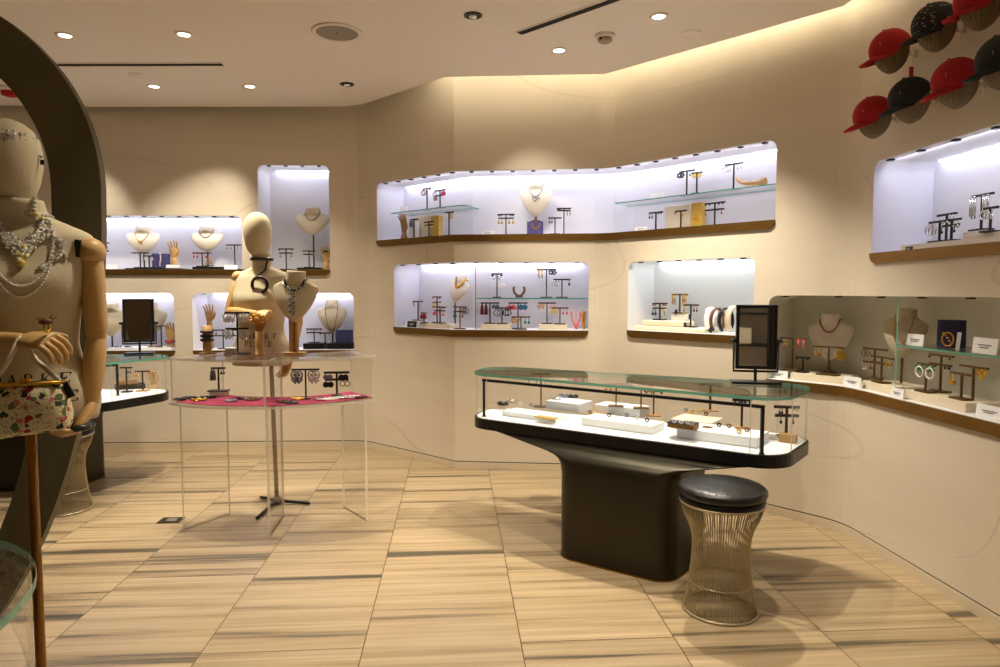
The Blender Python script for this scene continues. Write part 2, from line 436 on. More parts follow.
def cut_folds(P):
    """insert points where the outline crosses the wall's fold lines"""
    out = []; n = len(P)
    for i in range(n):
        a, b = P[i], P[(i + 1) % n]; out.append(a)
        ks = sorted((s - a.x) / (b.x - a.x) for s in S if abs(b.x - a.x) > 1e-6 and 1e-4 < (s - a.x) / (b.x - a.x) < 1 - 1e-4)
        out += [a.lerp(b, k) for k in ks]
    return out
OUT = {k: cut_folds(outline(n)) for k, n in NI.items()}
def inside(p, P):
    c = False; n = len(P)
    for i in range(n):
        a, b = P[i], P[i - 1]
        if (a.y > p.y) != (b.y > p.y) and p.x < (b.x - a.x) * (p.y - a.y) / (b.y - a.y) + a.x: c = not c
    return c
Z0, Z1 = .058, 3.3
vs, es = [], []
def addv(p): vs.append(Vector((p[0], p[1]))); return len(vs) - 1
for P in OUT.values():
    ids = [addv(p) for p in P]; es += [(ids[i], ids[(i + 1) % len(ids)]) for i in range(len(ids))]
cols = list(S)
for s in cols:
    zs = [Z0, Z1]
    ids = [addv((s, z)) for z in zs]; es.append((ids[0], ids[1]))
bot = sorted([i for i, v in enumerate(vs) if abs(v.y - Z0) < 1e-9], key=lambda i: vs[i].x); es += list(zip(bot, bot[1:]))
topv = sorted([i for i, v in enumerate(vs) if abs(v.y - Z1) < 1e-9], key=lambda i: vs[i].x); es += list(zip(topv, topv[1:]))
cv, ce, cf, *_ = delaunay_2d_cdt(vs, es, [], 0, 1e-6)
# split into left, back and right walls at the folds
groups = {'wall_left': [], 'wall_back': [], 'wall_right': []}
mids = sorted(S)
for f in cf:
    c = sum((cv[i] for i in f), Vector((0, 0))) / len(f)
    if any(inside(c, P) for P in OUT.values()): continue
    groups['wall_left' if c.x < S[3] else 'wall_back' if c.x < S[16] else 'wall_right'].append(f)
for nm, fs in groups.items():
    bm = bmesh.new(); mp = {}
    for f in fs:
        for i in f:
            if i not in mp: mp[i] = bm.verts.new(w3(cv[i].x, 0, cv[i].y))
        try: bm.faces.new([mp[i] for i in f][::-1])
        except ValueError: pass
    b = MB(); b.bm.free(); b.bm = bm
    struct(b.build(nm, M_WALL, recalc=False))

def s_samples(s0, s1, extra=()):
    return sorted(set([s0, s1] + [s for s in S if s0 + 1e-4 < s < s1 - 1e-4] + list(extra)))
def sweep(b, s0, s1, prof):
    """closed profile [(t,z)] swept along the wall between s0 and s1"""
    b.rings([[w3(s, t, z) for t, z in prof] for s in s_samples(s0, s1)], smooth=False)

# baseboard strip with a dark reveal above it
b = MB(); sweep(b, 0.01, S[-1] - .01, [(-.004, 0), (-.004, .05), (.02, .05), (.02, 0)]); struct(b.build('baseboard_back', M_PLINTH))
b = MB(); sweep(b, 0.01, S[-1] - .01, [(.008, .045), (.008, .066), (.02, .066), (.02, .045)]); struct(b.build('trim_1', M_GAP))

NLAB = {
    'D': ('tall white lit wall niche holding a bust on a pole', M_LEDC, M_NICHE, 4),
    'E': ('low cool lit wall niche with two busts and purple box, beside the tall niche', M_LEDC, M_NICHE, 13),
    'F': ('lit wall niche behind the clear acrylic table and the headed mannequin', M_LEDC, M_NICHE, 6),
    'G': ('lit wall niche behind the small mirror at the rear left counter', M_LEDC, M_NICHE, 7),
    'U': ('long folded upper wall niche, cool lit, with two glass shelves', M_LEDC, M_NICHE, 21),
    'L': ('folded wall niche under the longest one, with glass divider and colourful earrings', M_LEDC, M_NICHE, 9),
    'A': ('greenish lit wall niche holding headbands behind the counter mirror', M_LEDG, M_NICHE, 6),
    'B': ('long unlit grey wall niche with two busts at right', None, M_NICHEG, 9),
    'C': ('high lit wall niche under the rows of caps', M_LEDC, M_NICHE, 9)}
NOB = {}
for key, n in NI.items():
    lab, led, ml, clips = NLAB[key]
    mid = w3((n['s0'] + n['s1']) / 2, .1, n['zb'])
    t = thing('display_niche', lab, 'display niche', mid); NOB[key] = t
    P = OUT[key]; D = n['D']; N = len(P)
    b = MB()                                             # white lining: reveal + back
    fr = [b.bm.verts.new(w3(p.x, 0, p.y)) for p in P]; bk = [b.bm.verts.new(w3(p.x, D, p.y)) for p in P]
    for i in range(N): b.bm.faces.new((fr[i], fr[(i + 1) % N], bk[(i + 1) % N], bk[i]))
    v2 = [Vector(p) for p in P]; e2 = [(i, (i + 1) % N) for i in range(N)]
    for s in S:
        if n['s0'] < s < n['s1']:
            k = len(v2); v2 += [Vector((s, n['zb'])), Vector((s, n['zt']))]; e2.append((k, k + 1))
    bv, _, bf, *_ = delaunay_2d_cdt(v2, e2, [], 1, 1e-6)
    vv = [b.bm.verts.new(w3(p.x, D, p.y)) for p in bv]
    for f in bf: b.bm.faces.new([vv[i] for i in f])
    b.build('lining', ml, t, world=True, recalc=False)
    # brass ledge with rounded lower corners, and the white shelf board on it
    b = MB(); s0, s1, zb, zf = n['s0'], n['s1'], n['zb'], n['zf']
    if key == 'E': s1 = NI['D']['s0'] - .004
    r = .045
    lo = []
    for s in s_samples(s0, s1, [s0 + r * (1 - math.cos(a * PI / 10)) for a in range(1, 6)] + [s1 - r * (1 - math.cos(a * PI / 10)) for a in range(1, 6)]):
        z = zb - .001
        if s < s0 + r: z = zb + r - math.sqrt(max(0, r * r - (s0 + r - s) ** 2))
        if s > s1 - r and key != 'E': z = zb + r - math.sqrt(max(0, r * r - (s - s1 + r) ** 2))
        lo.append((s, z))
    b.rings([[w3(s, -.014, z), w3(s, -.014, zf), w3(s, .03, zf), w3(s, .03, z)] for s, z in lo], smooth=False)
    b.build('ledge', M_BRASS, t, world=True)
    b = MB(); sweep(b, n['s0'] + .004, n['s1'] - .004, [(.001, zf - .012), (.001, zf + .001), (D - .002, zf + .001), (D - .002, zf - .012)])
    b.build('shelf_board', M_WHITE if key != 'B' else M_WHITE, t, world=True)
    if led:
        b = MB(); sweep(b, n['s0'] + .07, n['s1'] - .07, [(D - .03, n['zt'] - .008), (D - .03, n['zt'] - .001), (D - .008, n['zt'] - .001), (D - .008, n['zt'] - .008)])
        b.build('led_strip', led, t, world=True)
    if led:                                              # unseen fill lamps added to even the niche light, aimed back and down
        cuts = [n['s0'] + .06] + [S[q] for q in (3, 7, 10, 16) if n['s0'] + .12 < S[q] < n['s1'] - .12] + [n['s1'] - .06]
        for sa, sb in zip(cuts, cuts[1:]):
            pa_, pb_ = w3(sa, .04, n['zt'] - .016), w3(sb, .04, n['zt'] - .016); ln = (pb_ - pa_).length
            al = bpy.data.lights.new('niche_fill', 'AREA'); al.shape = 'RECTANGLE'; al.size = ln; al.size_y = .015
            al.energy = ln * {'A': 1.0, 'L': .95, 'F': .9, 'G': 1.0, 'D': .85, 'E': 1.0}.get(key, 1.25) * (1.25 if key == 'D' else 1); al.color = (.86, .87, 1) if key != 'A' else (.90, .98, .93)
            ao = bpy.data.objects.new('niche_fill', al); COL.objects.link(ao); ao.location = (pa_ + pb_) / 2
            tx = (pb_ - pa_).normalized(); out_ = Vector((-tx.y, tx.x, 0)); zz = -(out_ * .8 + Vector((0, 0, -.6))).normalized()
            yy_ = zz.cross(tx).normalized(); ao.rotation_euler = Matrix((tx, yy_, zz)).transposed().to_euler()
    for i in range(clips):
        s = n['s0'] + .09 + (n['s1'] - n['s0'] - .18) * i / (clips - 1)
        p = w3(s, .028, n['zt'] - .006); q = w3(s + .01, .028, n['zt'])
        b = MB(); ang = math.atan2(q.y - p.y, q.x - p.x)
        b.box(p, (.03, .03, .008), Matrix.Rotation(ang, 3, 'Z'), .002)
        b.build('clip_light', M_BLACK, t, world=True)
    NI[key]['zs'] = zf + .0022

def glass_shelf(key, s0, s1, z, t0, t1, th=.008, ends=0):
    b = MB()
    ss = s_samples(s0, s1); rows = []
    for s in ss:
        rows.append([w3(s, t0, z - th), w3(s, t0, z), w3(s, t1, z), w3(s, t1, z - th)])
    vr = b.rings(rows, smooth=False)
    bmesh.ops.recalc_face_normals(b.bm, faces=b.bm.faces)
    for f in b.bm.faces: f.material_index = 0 if abs(f.normal.z) > .7 else 1
    return b.build('glass_shelf', [M_GLASS, M_TEAL], NOB[key], world=True)
GS = {}
def mk_shelf(tag_, key, La, Rb, zpt, t0, t1):
    s0 = wall_hit(*La, t0)[0] if isinstance(La, tuple) else La; s1 = wall_hit(*Rb, t0)[0] if isinstance(Rb, tuple) else Rb
    z = wall_hit(*zpt, t0)[1].z; glass_shelf(key, s0, s1, z, t0, t1); GS[tag_] = z + .0012
mk_shelf('UL', 'U', (391, 212), (466, 209), (448, 206.2), .08, .31)
mk_shelf('UR', 'U', (615, 202), NI['U']['s1'] - .005, (700, 192.5), .08, .31)
mk_shelf('LR', 'L', (476, 298), NI['L']['s1'] - .004, (530, 298), .05, .31)
mk_shelf('BR', 'B', (897, 345), NI['B']['s1'] - .01, (950, 351), .06, .33)
def glass_div(key, px, py, t0=.03):
    n = NI[key]; s = wall_hit(px, py, t0)[0]
    a = w3(s, t0, n['zs']); c = w3(s, n['D'] - .004, n['zs']); d = (c - a).normalized(); nn = Vector((-d.y, d.x, 0)) * .004
    b = MB(); b.prism([flat(a + nn), flat(c + nn), flat(c - nn), flat(a - nn)], n['zs'] + .001, n['zt'] - .003)
    bmesh.ops.recalc_face_normals(b.bm, faces=b.bm.faces)
    for f in b.bm.faces: f.material_index = 1 if f.normal.dot(d) < -.7 else 0
    b.build('glass_divider', [M_GLASS, M_TEAL], NOB[key], world=True)
glass_div('L', 475.5, 295); glass_div('B', 896.5, 345)

# ------------------------------------------------------------------ floor and ceilings
b = MB(); b.prism([(-5.4, -1.8), (3.0, -1.8), (3.0, 7), (-5.4, 7)], -.05, 0); struct(b.build('floor', M_FLOOR))
b = MB(); b.prism([(-5.24, -1.6), (-5.2, -1.6), (-5.2, 6.4), (-5.24, 6.4)], 0, 3.3); struct(b.build('wall_far_left', M_WALL))
ZC = 2.93
edge = [Vector((-5.2, 5.98))] + [flat(at_z(*p, ZC)) for p in ((-100, 104.5), (95, 107), (345, 106.5), (362, 104.5), (445, 77), (605, 74), (750, 33), (846, 6))] + [Vector((2.125, -1.6))]
edge[8].x = 2.12
b = MB(); b.prism(edge + [Vector((-5.2, -1.6))], ZC, ZC + .03)
struct(b.build('ceiling', M_CEIL))
b = MB(); b.prism([(-5.24, -1.6), (2.6, -1.6), (2.6, 6.5), (-5.24, 6.5)], 3.3, 3.33); struct(b.build('ceiling_cove', M_CEIL))
# cove lamp lying on the slab, along the folded edge
def inset(i, d):
    a = edge[i - 1]; c = edge[i + 1]; t = (c - a).normalized(); return edge[i] + Vector((t.y, -t.x)) * d
b = MB(); pts = []
cv_pts = [edge[5].lerp(edge[4], .25), edge[5], edge[6], edge[7], edge[8], Vector((2.12, 2.0))]
prof = []
for i, p in enumerate(cv_pts):
    t = (cv_pts[min(i + 1, len(cv_pts) - 1)] - cv_pts[max(i - 1, 0)]).normalized(); nn = Vector((t.y, -t.x))
    q0, q1 = p + nn * .018, p + nn * .04
    prof.append([(q0.x, q0.y, ZC + .09), (q0.x, q0.y, ZC + .12), (q1.x, q1.y, ZC + .12), (q1.x, q1.y, ZC + .09)])
b.rings(prof, smooth=False)
CV = thing('cove_light', 'warm cove light strip along the folded ceiling edge', 'cove light', (1.0, 4.8, ZC + .09))
b.build('led_strip', M_LEDW, CV, world=True)
for q in prof:
    b = MB(); x_, y_ = (q[0][0] + q[2][0]) / 2, (q[0][1] + q[2][1]) / 2; b.box((x_, y_, ZC + .06), (.02, .02, .06)); b.build('bracket', M_CEIL, CV, world=True)

b = MB(); b.prism([(-5.2, -1.64), (2.2, -1.64), (2.2, -1.6), (-5.2, -1.6)], 0, 3.3); struct(b.build('wall_rear', mat('rear_wall', (120, 102, 80), .8)))
# ------------------------------------------------------------------ ceiling fittings
def downlight(x, y, label, on=True, r=.041, group=None):
    t = thing('recessed_downlight', label, 'downlight', (x, y, ZC), group=group)
    b = MB(); b.lathe([(r, .0), (r + .012, -.001), (r + .012, -.006), (r - .004, -.007), (r - .008, .0)], 24, cap=False); b.build('trim_ring', M_CEIL if on else M_BLACK, t)
    if on:
        b = MB(); b.lathe([(.001, -.0035), (r - .006, -.0035)], 24, cap=False); b.build('lens', M_LENS, t)
    else:
        b = MB(); b.lathe([(.001, -.002), (r - .006, -.002)], 24, cap=False); b.build('recess', M_GAP, t)
        b = MB(); b.sphere((0, 0, -.002), .028, 12, (1, 1, .8)); b.build('gimbal_lamp', EC['silver'], t)
    return t
def spot(x, y, e, tgt=None, size=75, blend=.5, col=(1, .895, .72), rad=.04, z=ZC - .015):
    l = bpy.data.lights.new('spot', 'SPOT'); l.energy = e; l.color = col; l.spot_size = math.radians(size); l.spot_blend = blend; l.shadow_soft_size = rad
    o = bpy.data.objects.new('spot', l); COL.objects.link(o); o.location = (x, y, z)
    d = (Vector(tgt) - o.location) if tgt is not None else Vector((0, 0, -1))
    o.rotation_euler = d.to_track_quat('-Z', 'Y').to_euler()
dl = [((65, 35), 'lit round downlight nearest the bronze ring'), ((184, 34), 'lit downlight in front of the black slot at left'),
      ((154, 86), 'lit downlight behind the black slot at left'), ((250, 86), 'lit downlight past the end of the left slot'),
      ((559, 50), 'lit downlight at the end of the slot above the glass counter'), ((659, 16), 'lit downlight between the smoke detector and the folded edge')]
DLP = []
for (p, lab) in dl:
    w = at_z(*p, ZC); downlight(w.x, w.y, lab); DLP.append(w)
for p, lab in (((473, 15), 'dark ringed gimbal downlight near the long slot above the counter'), ((347, 84), 'dark ringed gimbal downlight behind the ceiling speaker')):
    w = at_z(*p, ZC); downlight(w.x, w.y, lab, False, .04); DLP.append(w)
for p, lab in (((136, 75), 'flush round cover plate by the left ceiling slot'), ((692, 33), 'flush round cover plate by the folded ceiling edge')):
    w = at_z(*p, ZC); b = MB(); b.lathe([(.001, -.006), (.05, -.006), (.055, -.001), (.055, .0)], 24); o = b.build('cover_plate', M_CEIL); o.location = (w.x, w.y, ZC); tag(o, lab, 'cover plate')
w = at_z(337, 32, ZC)
t = thing('ceiling_speaker', 'large round grey ceiling speaker with pale rim', 'speaker', (w.x, w.y, ZC))
b = MB(); b.lathe([(.118, 0), (.15, -.002), (.15, -.008), (.128, -.012), (.122, -.004)], 40, cap=False); b.build('rim', M_CEIL, t)
b = MB(); b.lathe([(.001, -.012), (.08, -.011), (.124, -.006)], 40, cap=False); b.build('grille', mat('speaker_grille', (152, 142, 132), .7, bump=.3, bscale=400), t)
b = MB(); b.box((.004, -.012, -.013), (.006, .022, .003), Matrix.Rotation(.5, 3, 'Z')); b.build('logo_badge', M_GAP, t)
w = at_z(605, 35, ZC)
t = thing('smoke_detector', 'small round smoke detector on the ceiling', 'smoke detector', (w.x, w.y, ZC))
b = MB(); b.lathe([(.06, 0), (.06, -.012), (.048, -.022)], 24); b.build('base', M_CEIL, t)
b = MB(); b.lathe([(.046, -.02), (.044, -.036), (.03, -.046), (.004, -.047)], 24); b.build('sensor_head', mat('detector', (176, 160, 140), .6), t)
b = MB(); b.box((-.034, -.03, -.032), (.014, .012, .01)); b.build('vent_slot', M_GAP, t)
w = at_z(10, 88, ZC)
t = thing('fire_alarm', 'small red and white fire alarm on the ceiling by the bronze ring', 'alarm', (w.x, w.y, ZC))
b = MB(); b.lathe([(.085, 0), (.085, -.02), (.07, -.03)], 24); b.build('base', M_CEIL, t)
b = MB(); b.lathe([(.062, -.03), (.06, -.055), (.04, -.062), (.003, -.063)], 20); b.build('red_dome', M_RED, t)
for (p, q, lab) in (((-60, 64.5), (222, 64), 'long black linear ceiling slot at left, ending near the ring'), ((519, 33), (640, -10), 'black linear ceiling slot running over the glass counter')):
    A, B = at_z(*p, ZC), at_z(*q, ZC); d = (B - A); ang = math.atan2(d.y, d.x)
    t = thing('linear_slot', lab, 'ceiling slot', (A + B) / 2, ang)
    b = MB(); b.box((0, 0, -.002), (d.length, .05, .004)); b.build('slot', M_GAP, t)
    b = MB(); b.box((0, .029, -.003), (d.length, .008, .006)); b.box((0, -.029, -.003), (d.length, .008, .006)); b.build('flange', M_CEIL, t)

# lamps that sit in the ceiling
for w, e in zip(DLP[:6], (62, 200, 70, 80, 80, 250)): spot(w.x, w.y, e, size=95, blend=.7)
for x, y, e in ((-.25, 2.2, 125), (.9, 2.4, 110), (-1.55, 3.1, 16), (-.1, 3.0, 22), (-3.2, 4.6, 62), (.7, 1.0, 20), (1.3, .9, 12), (-2.9, 2.6, 26)):
    if at_z is not None: downlight(x, y, 'added downlight behind the camera, lighting the rear shelf unit', True, group='downlights over the shop floor')
    spot(x, y, e, size=95, blend=.7)
# gimbal spots for wall and table; two unseen wall-wash spots without fittings
p = wall_hit(537, 205)[1]; spot(DLP[6].x, DLP[6].y, 90, p, 34, .8)
p = wall_hit(195, 235)[1]; spot(.5, -.6, 160, size=95, blend=.7); downlight(.5, -.6, 'added downlight behind the camera, lighting the rear shelf unit', True, group='downlights over the shop floor'); spot(DLP[7].x - .6, DLP[7].y, 110, p, 40, .8); spot(DLP[7].x, DLP[7].y, 200, (-1.1, 4.0, .6), 46, .5)  # rear downlight is added to brighten the shelf unit for the mirror
p = wall_hit(95, 225)[1]; spot(-3.1, 5.2, 60, p, 40, .8)

# ================================================================== furniture
def wire_stool(x, y, label, h=.553):
    t = thing('wire_stool', label, 'stool', (x, y, 0)); t.scale = (.89, .89, 1)
    def R(z):  # waisted profile
        u = z / (h - .075)
        return .122 + .0 * u + .052 * (1 - u) ** 1.6 + .073 * max(0, (u - .5) / .5) ** 1.7 if u > .5 else .122 + .052 * (1 - u) ** 1.6 - .0
    zt = h - .075
    prof = [(0.006, .172), (.06, .160), (.13, .148), (.21, .138), (.28, .134), (.33, .138), (.375, .152), (.41, .172), (zt, .196)]
    b = MB(); n = 76
    for k in range(n):
        a = 2 * PI * k / n; b.tube([(r * math.cos(a), r * math.sin(a), z) for z, r in prof], .0024, 5)
    b.build('wire_cage', M_WIRE, t)
    b = MB(); b.torus((0, 0, .006), .173, .006, 'z', 48, 8); b.build('base_ring', M_WIRE, t)
    b = MB(); b.torus((0, 0, zt), .195, .006, 'z', 48, 8); b.build('top_ring', M_WIRE, t)
    b = MB(); b.torus((0, 0, .13), .146, .004, 'z', 40, 6); b.build('support_ring', M_WIRE, t)
    b = MB(); b.lathe([(.17, zt - .012), (.197, zt - .004), (.200, zt + .022), (.18, zt + .03)], 48); b.build('seat_pan', M_BLACK, t)
    b = MB(); z = zt + .026
    b.lathe([(.186, z), (.203, z + .006), (.209, z + .02), (.206, z + .034), (.190, z + .045), (.14, z + .053), (.07, z + .057), (.004, z + .058)], 48)
    b.build('seat_cushion', M_LEATHER, t)
    return t
p = at_z(717, 609, 0)
wire_stool(p.x + .012, p.y, 'bronze wire stool with round black leather seat in front of the glass counter')
wire_stool(-2.47, 4.32, 'bronze wire stool half hidden behind the handbag mannequin at left')

ZB = .632   # display bed height
def glass_counter(quad, rad, ped, pedr, label, posts, seams=True, cast=.5):
    cx = sum(p[0] for p in quad) / 4; cy = sum(p[1] for p in quad) / 4
    t = thing('glass_counter', label, 'display counter', (cx, cy, 0))
    P = roundpoly(quad, rad, 8)
    b = MB(); b.prism(P, .578, .637); b.build('tray_rim', M_BLACK, t, world=True)
    b = MB(); b.prism(shrink(P, .016), .6365, .639); b.build('display_bed', M_WHITE, t, world=True)
    b = MB(); b.mi = 0; b.prism(P, .888, .903, 1); b.build('glass_top', [M_TOPGLASS, M_TEAL], t, world=True)
    b = MB(); G = shrink(P, .010); n = len(G)
    lo = [b.bm.verts.new((p.x, p.y, .639)) for p in G]; hi = [b.bm.verts.new((p.x, p.y, .888)) for p in G]
    for i in range(n): b.bm.faces.new((lo[i], lo[(i + 1) % n], hi[(i + 1) % n], hi[i])).smooth = True
    b.build('glass_wall', M_GLASS, t, world=True)
    for i in (0, 9, 17, 18, 26, 27, 35, 8):
        b = MB(); q = G[i % n]; b.box((q.x, q.y, .7635), (.003, .003, .247)); b.build('glass_seam', M_ACEDGE, t, world=True)
    b = MB(); (a, c) = posts
    b.box(((a.x + c.x) / 2, (a.y + c.y) / 2, .856), ((a - c).length + .02, .016, .016), Matrix.Rotation(math.atan2(c.y - a.y, c.x - a.x), 3, 'Z'), .003); b.build('rail', M_BLACK, t, world=True)
    for q in (a, c):
        b = MB(); b.box((q.x, q.y, .745), (.015, .015, .212), None, .002); b.cyl((q.x, q.y, .6385), (q.x, q.y, .644), .013, 12); b.build('post', M_BLACK, t, world=True)
    # moulded pedestal that flares out under the tray
    b = MB(); Q = roundpoly(ped, pedr, 8); P2 = shrink(P, .04)
    lv = [(0, -.0), (.02, 0), (.30, 0), (.44, .0), (.485, .015), (.51, .045), (.526, .10), (.538, .2), (.55, .42), (.565, .68), (.5785, .95)]
    def mixring(f, z): return [Vector((q.x, q.y, z)) for q in lerp2(Q, P2, f)]
    b.rings([mixring(f, z) for z, f in lv]); b.build('pedestal', M_BRONZE, t, world=True)
    b = MB(); b.prism(shrink(Q, -.005), 0, .007); b.build('base_plate', M_BRASS, t, world=True)
    return t
MCQ = [(.085, 3.89), (1.45, 2.82), (1.85, 3.26), (.22, 4.27)]
pa = at_z(484, 416.5, .639); pb = at_z(761.5, 454, .639)
ct = glass_counter(MCQ, .16, [(.51, 3.37), (1.00, 2.99), (1.34, 3.37), (.82, 3.80)], .11,
                   'black rimmed glass topped jewellery counter on a dark bronze pedestal, beside the wire stool', (pa, pb))
b = MB(); q = at_z(700, 471, .54); b.box((q.x + .06, q.y + .3, .555), (.06, .05, .045), None, .004); b.build('power_box', M_BLACK, ct, world=True)
pa = at_z(60, 398, .639); pb = at_z(118, 395.5, .639)
C2Q = [(-3.9, 4.62), (-2.36, 4.50), (-2.0, 5.22), (-3.9, 5.25)]
glass_counter(C2Q, .2, [(-3.2, 4.75), (-2.66, 4.72), (-2.60, 5.15), (-3.2, 5.15)], .08,
              'black rimmed glass topped counter at the rear left, carrying the small square mirror', (pa, pb))
# nearest case, cut by the picture's lower left corner
t = thing('glass_case', 'round ended glass case standing at the lower left corner', 'display case', (-.9, 1.04, 0))
P = roundpoly([(-2.0, .48), (-.59, .48), (-.59, 1.22), (-2.0, 1.22)], .365, 14)
b = MB(); b.prism(P, .936, .95, 1); b.build('glass_top', [M_TOPGLASS, M_TEAL], t, world=True)
b = MB(); G = shrink(P, .008); n = len(G); lo = [b.bm.verts.new((p.x, p.y, .70)) for p in G]; hi = [b.bm.verts.new((p.x, p.y, .936)) for p in G]
for i in range(n): b.bm.faces.new((lo[i], lo[(i + 1) % n], hi[(i + 1) % n], hi[i])).smooth = True
b.build('glass_wall', M_GLASS, t, world=True)
b = MB(); b.prism(P, .64, .70); b.build('tray_rim', M_BLACK, t, world=True)
b = MB(); b.prism(shrink(P, .014), .70, .703); b.build('display_bed', M_WHITE, t, world=True)
b = MB(); Q = roundpoly([(-1.7, .65), (-.95, .65), (-.95, 1.05), (-1.7, 1.05)], .1, 14); P2 = shrink(P, .03)
b.rings([[Vector((q.x, q.y, z)) for q in lerp2(Q, P2, f)] for z, f in ((0, 0), (.4, 0), (.54, .08), (.6, .4), (.64, .9))]); b.build('pedestal', M_BRONZE, t, world=True)

# ------------------------------------------------------------------ clear acrylic table
def arc3(a, m, c, n=14):
    """points on the circle through three plan points"""
    ax, ay, bx, by, cx, cy = *a, *m, *c
    d = 2 * (ax * (by - cy) + bx * (cy - ay) + cx * (ay - by))
    ux = ((ax * ax + ay * ay) * (by - cy) + (bx * bx + by * by) * (cy - ay) + (cx * cx + cy * cy) * (ay - by)) / d
    uy = ((ax * ax + ay * ay) * (cx - bx) + (bx * bx + by * by) * (ax - cx) + (cx * cx + cy * cy) * (bx - ax)) / d
    r = math.hypot(ax - ux, ay - uy); a0 = math.atan2(ay - uy, ax - ux); a1 = math.atan2(cy - uy, cx - ux); da = (a1 - a0 + PI) % (2 * PI) - PI
    return [Vector((ux + r * math.cos(a0 + da * k / n), uy + r * math.sin(a0 + da * k / n))) for k in range(n + 1)]
AT = thing('acrylic_table', 'clear acrylic curved display table with pink lined shelf, before the headed mannequin', 'display table', (-1.06, 3.95, 0))
def apoly(d=0):
    return arc3((-1.656 + d, 3.95 + d), (-1.06, 3.755 + d), (-.475 - d, 4.03 + d)) + arc3((-.665 - d * .4, 4.34 - d), (-1.06, 4.13 - d), (-1.45 + d * .4, 4.27 - d))
for nm, z0, z1 in (('table_top', .986, 1.0), ('shelf', .722, .735)):
    b = MB(); b.prism(apoly(), z0, z1, 1); b.build(nm, [M_ACRYL, M_ACEDGE], AT, world=True)
for (a, c, top) in (((-1.64, 3.96), (-1.45, 4.255), 1), ((-1.06, 3.765), (-1.06, 4.125), 1), ((-.49, 4.04), (-.667, 4.325), 1),
                    ((-1.572, 3.90), (-1.402, 4.17), 0), ((-1.05, 3.765), (-1.057, 4.10), 0), ((-.535, 3.99), (-.715, 4.25), 0)):
    a = Vector(a); c = Vector(c); d = (c - a).normalized(); nn = Vector((-d.y, d.x)) * .0075
    b = MB(); z0, z1 = (.735, .986) if top else (0, .722)
    b.prism([a + nn, c + nn, c - nn, a - nn], z0, z1)
    bmesh.ops.recalc_face_normals(b.bm, faces=b.bm.faces)
    for f in b.bm.faces: f.material_index = 0 if abs(f.normal.x * d.y - f.normal.y * d.x) > .7 else 1
    b.build('side_panel' if top else 'leg_panel', [M_ACRYL, M_ACEDGE], AT, world=True)
b = MB(); b.prism(apoly(.03), .7362, .739); tag(b.build('pink_mat', M_PINK), 'thin pink patterned cloth mat on the acrylic table shelf', 'mat')
ZM = .739
# floor socket plate
q = at_z(171, 520.5, 0); b = MB(); b.box((q.x, q.y, .002), (.13, .1, .004), None, .001); b.mi = 1; b.box((q.x + .005, q.y, .0045), (.06, .05, .002))
tag(b.build('floor_outlet', [M_BRONZE, EC['silver']]), 'small square metal floor outlet beside the acrylic table', 'floor outlet')

# ------------------------------------------------------------------ big bronze ring
YR = 2.43
def rp(px, py): w = at_y(px, py, YR); return Vector((w.x, w.z))
c = rp(-106, 185); Rt = (rp(101, 185) - c).length; wd = .167
zb_ = .0; Bb = c.y - zb_
def ringpt(a, off):
    rx = Rt - off; rz = (Rt - off) if math.sin(a) > 0 else (Bb - off)
    co_ = math.cos(a)
    if math.sin(a) < 0: co_ = math.copysign(abs(co_) ** 1.28, co_)
    return Vector((c.x + rx * co_, c.y + rz * math.sin(a)))
b = MB(); rows = []
for k in range(72):
    a = 2 * PI * k / 72; o_ = ringpt(a, 0); i_ = ringpt(a, wd)
    rows.append([(o_.x, YR, o_.y), (o_.x, YR + .035, o_.y), (i_.x, YR + .035, i_.y), (i_.x, YR, i_.y)])
rows.append(rows[0]); b.rings(rows, False, False, smooth=False)
tag(b.build('oval_ring', M_BRONZE2), 'huge dark bronze oval ring standing on the floor behind the handbag mannequin', 'ring sculpture')

# ------------------------------------------------------------------ forms, mannequins
class Loft:
    """stacked ellipse rings (z, cx, cy, rx, ry); front faces -y"""
    def __init__(s, rings, seg=36, sub=3):
        R = []
        for i in range(len(rings) - 1):
            p0 = rings[max(i - 1, 0)]; p1 = rings[i]; p2 = rings[i + 1]; p3 = rings[min(i + 2, len(rings) - 1)]
            for k in range(sub):
                u = k / sub
                R.append(tuple(.5 * ((2 * b) + (c - a) * u + (2 * a - 5 * b + 4 * c - d) * u * u + (3 * b - a - 3 * c + d) * u ** 3) for a, b, c, d in zip(p0, p1, p2, p3)))
        R.append(tuple(rings[-1])); s.R = R; s.seg = seg
    def at(s, z):
        R = s.R
        for a, b in zip(R, R[1:]):
            if (a[0] <= z <= b[0]) or (b[0] <= z <= a[0]):
                u = (z - a[0]) / (b[0] - a[0] + 1e-9); return [x + (y - x) * u for x, y in zip(a, b)]
        return R[0] if abs(z - R[0][0]) < abs(z - R[-1][0]) else R[-1]
    def front(s, x, z, off=0):
        _, cx, cy, rx, ry = s.at(z); u = max(-1, min(1, (x - cx) / max(rx, 1e-5)))
        return Vector((x, cy - ry * math.sqrt(max(0, 1 - u * u)) - off, z))
    def ring(s, ang, z, off=0):
        _, cx, cy, rx, ry = s.at(z); return Vector((cx + (rx + off) * math.cos(ang), cy + (ry + off) * math.sin(ang), z))
    def add(s, b, cap0=True, cap1=True):
        b.rings([[(cx + rx * math.cos(2 * PI * k / s.seg), cy + ry * math.sin(2 * PI * k / s.seg), z) for k in range(s.seg)] for z, cx, cy, rx, ry in s.R], cap0, cap1); return b
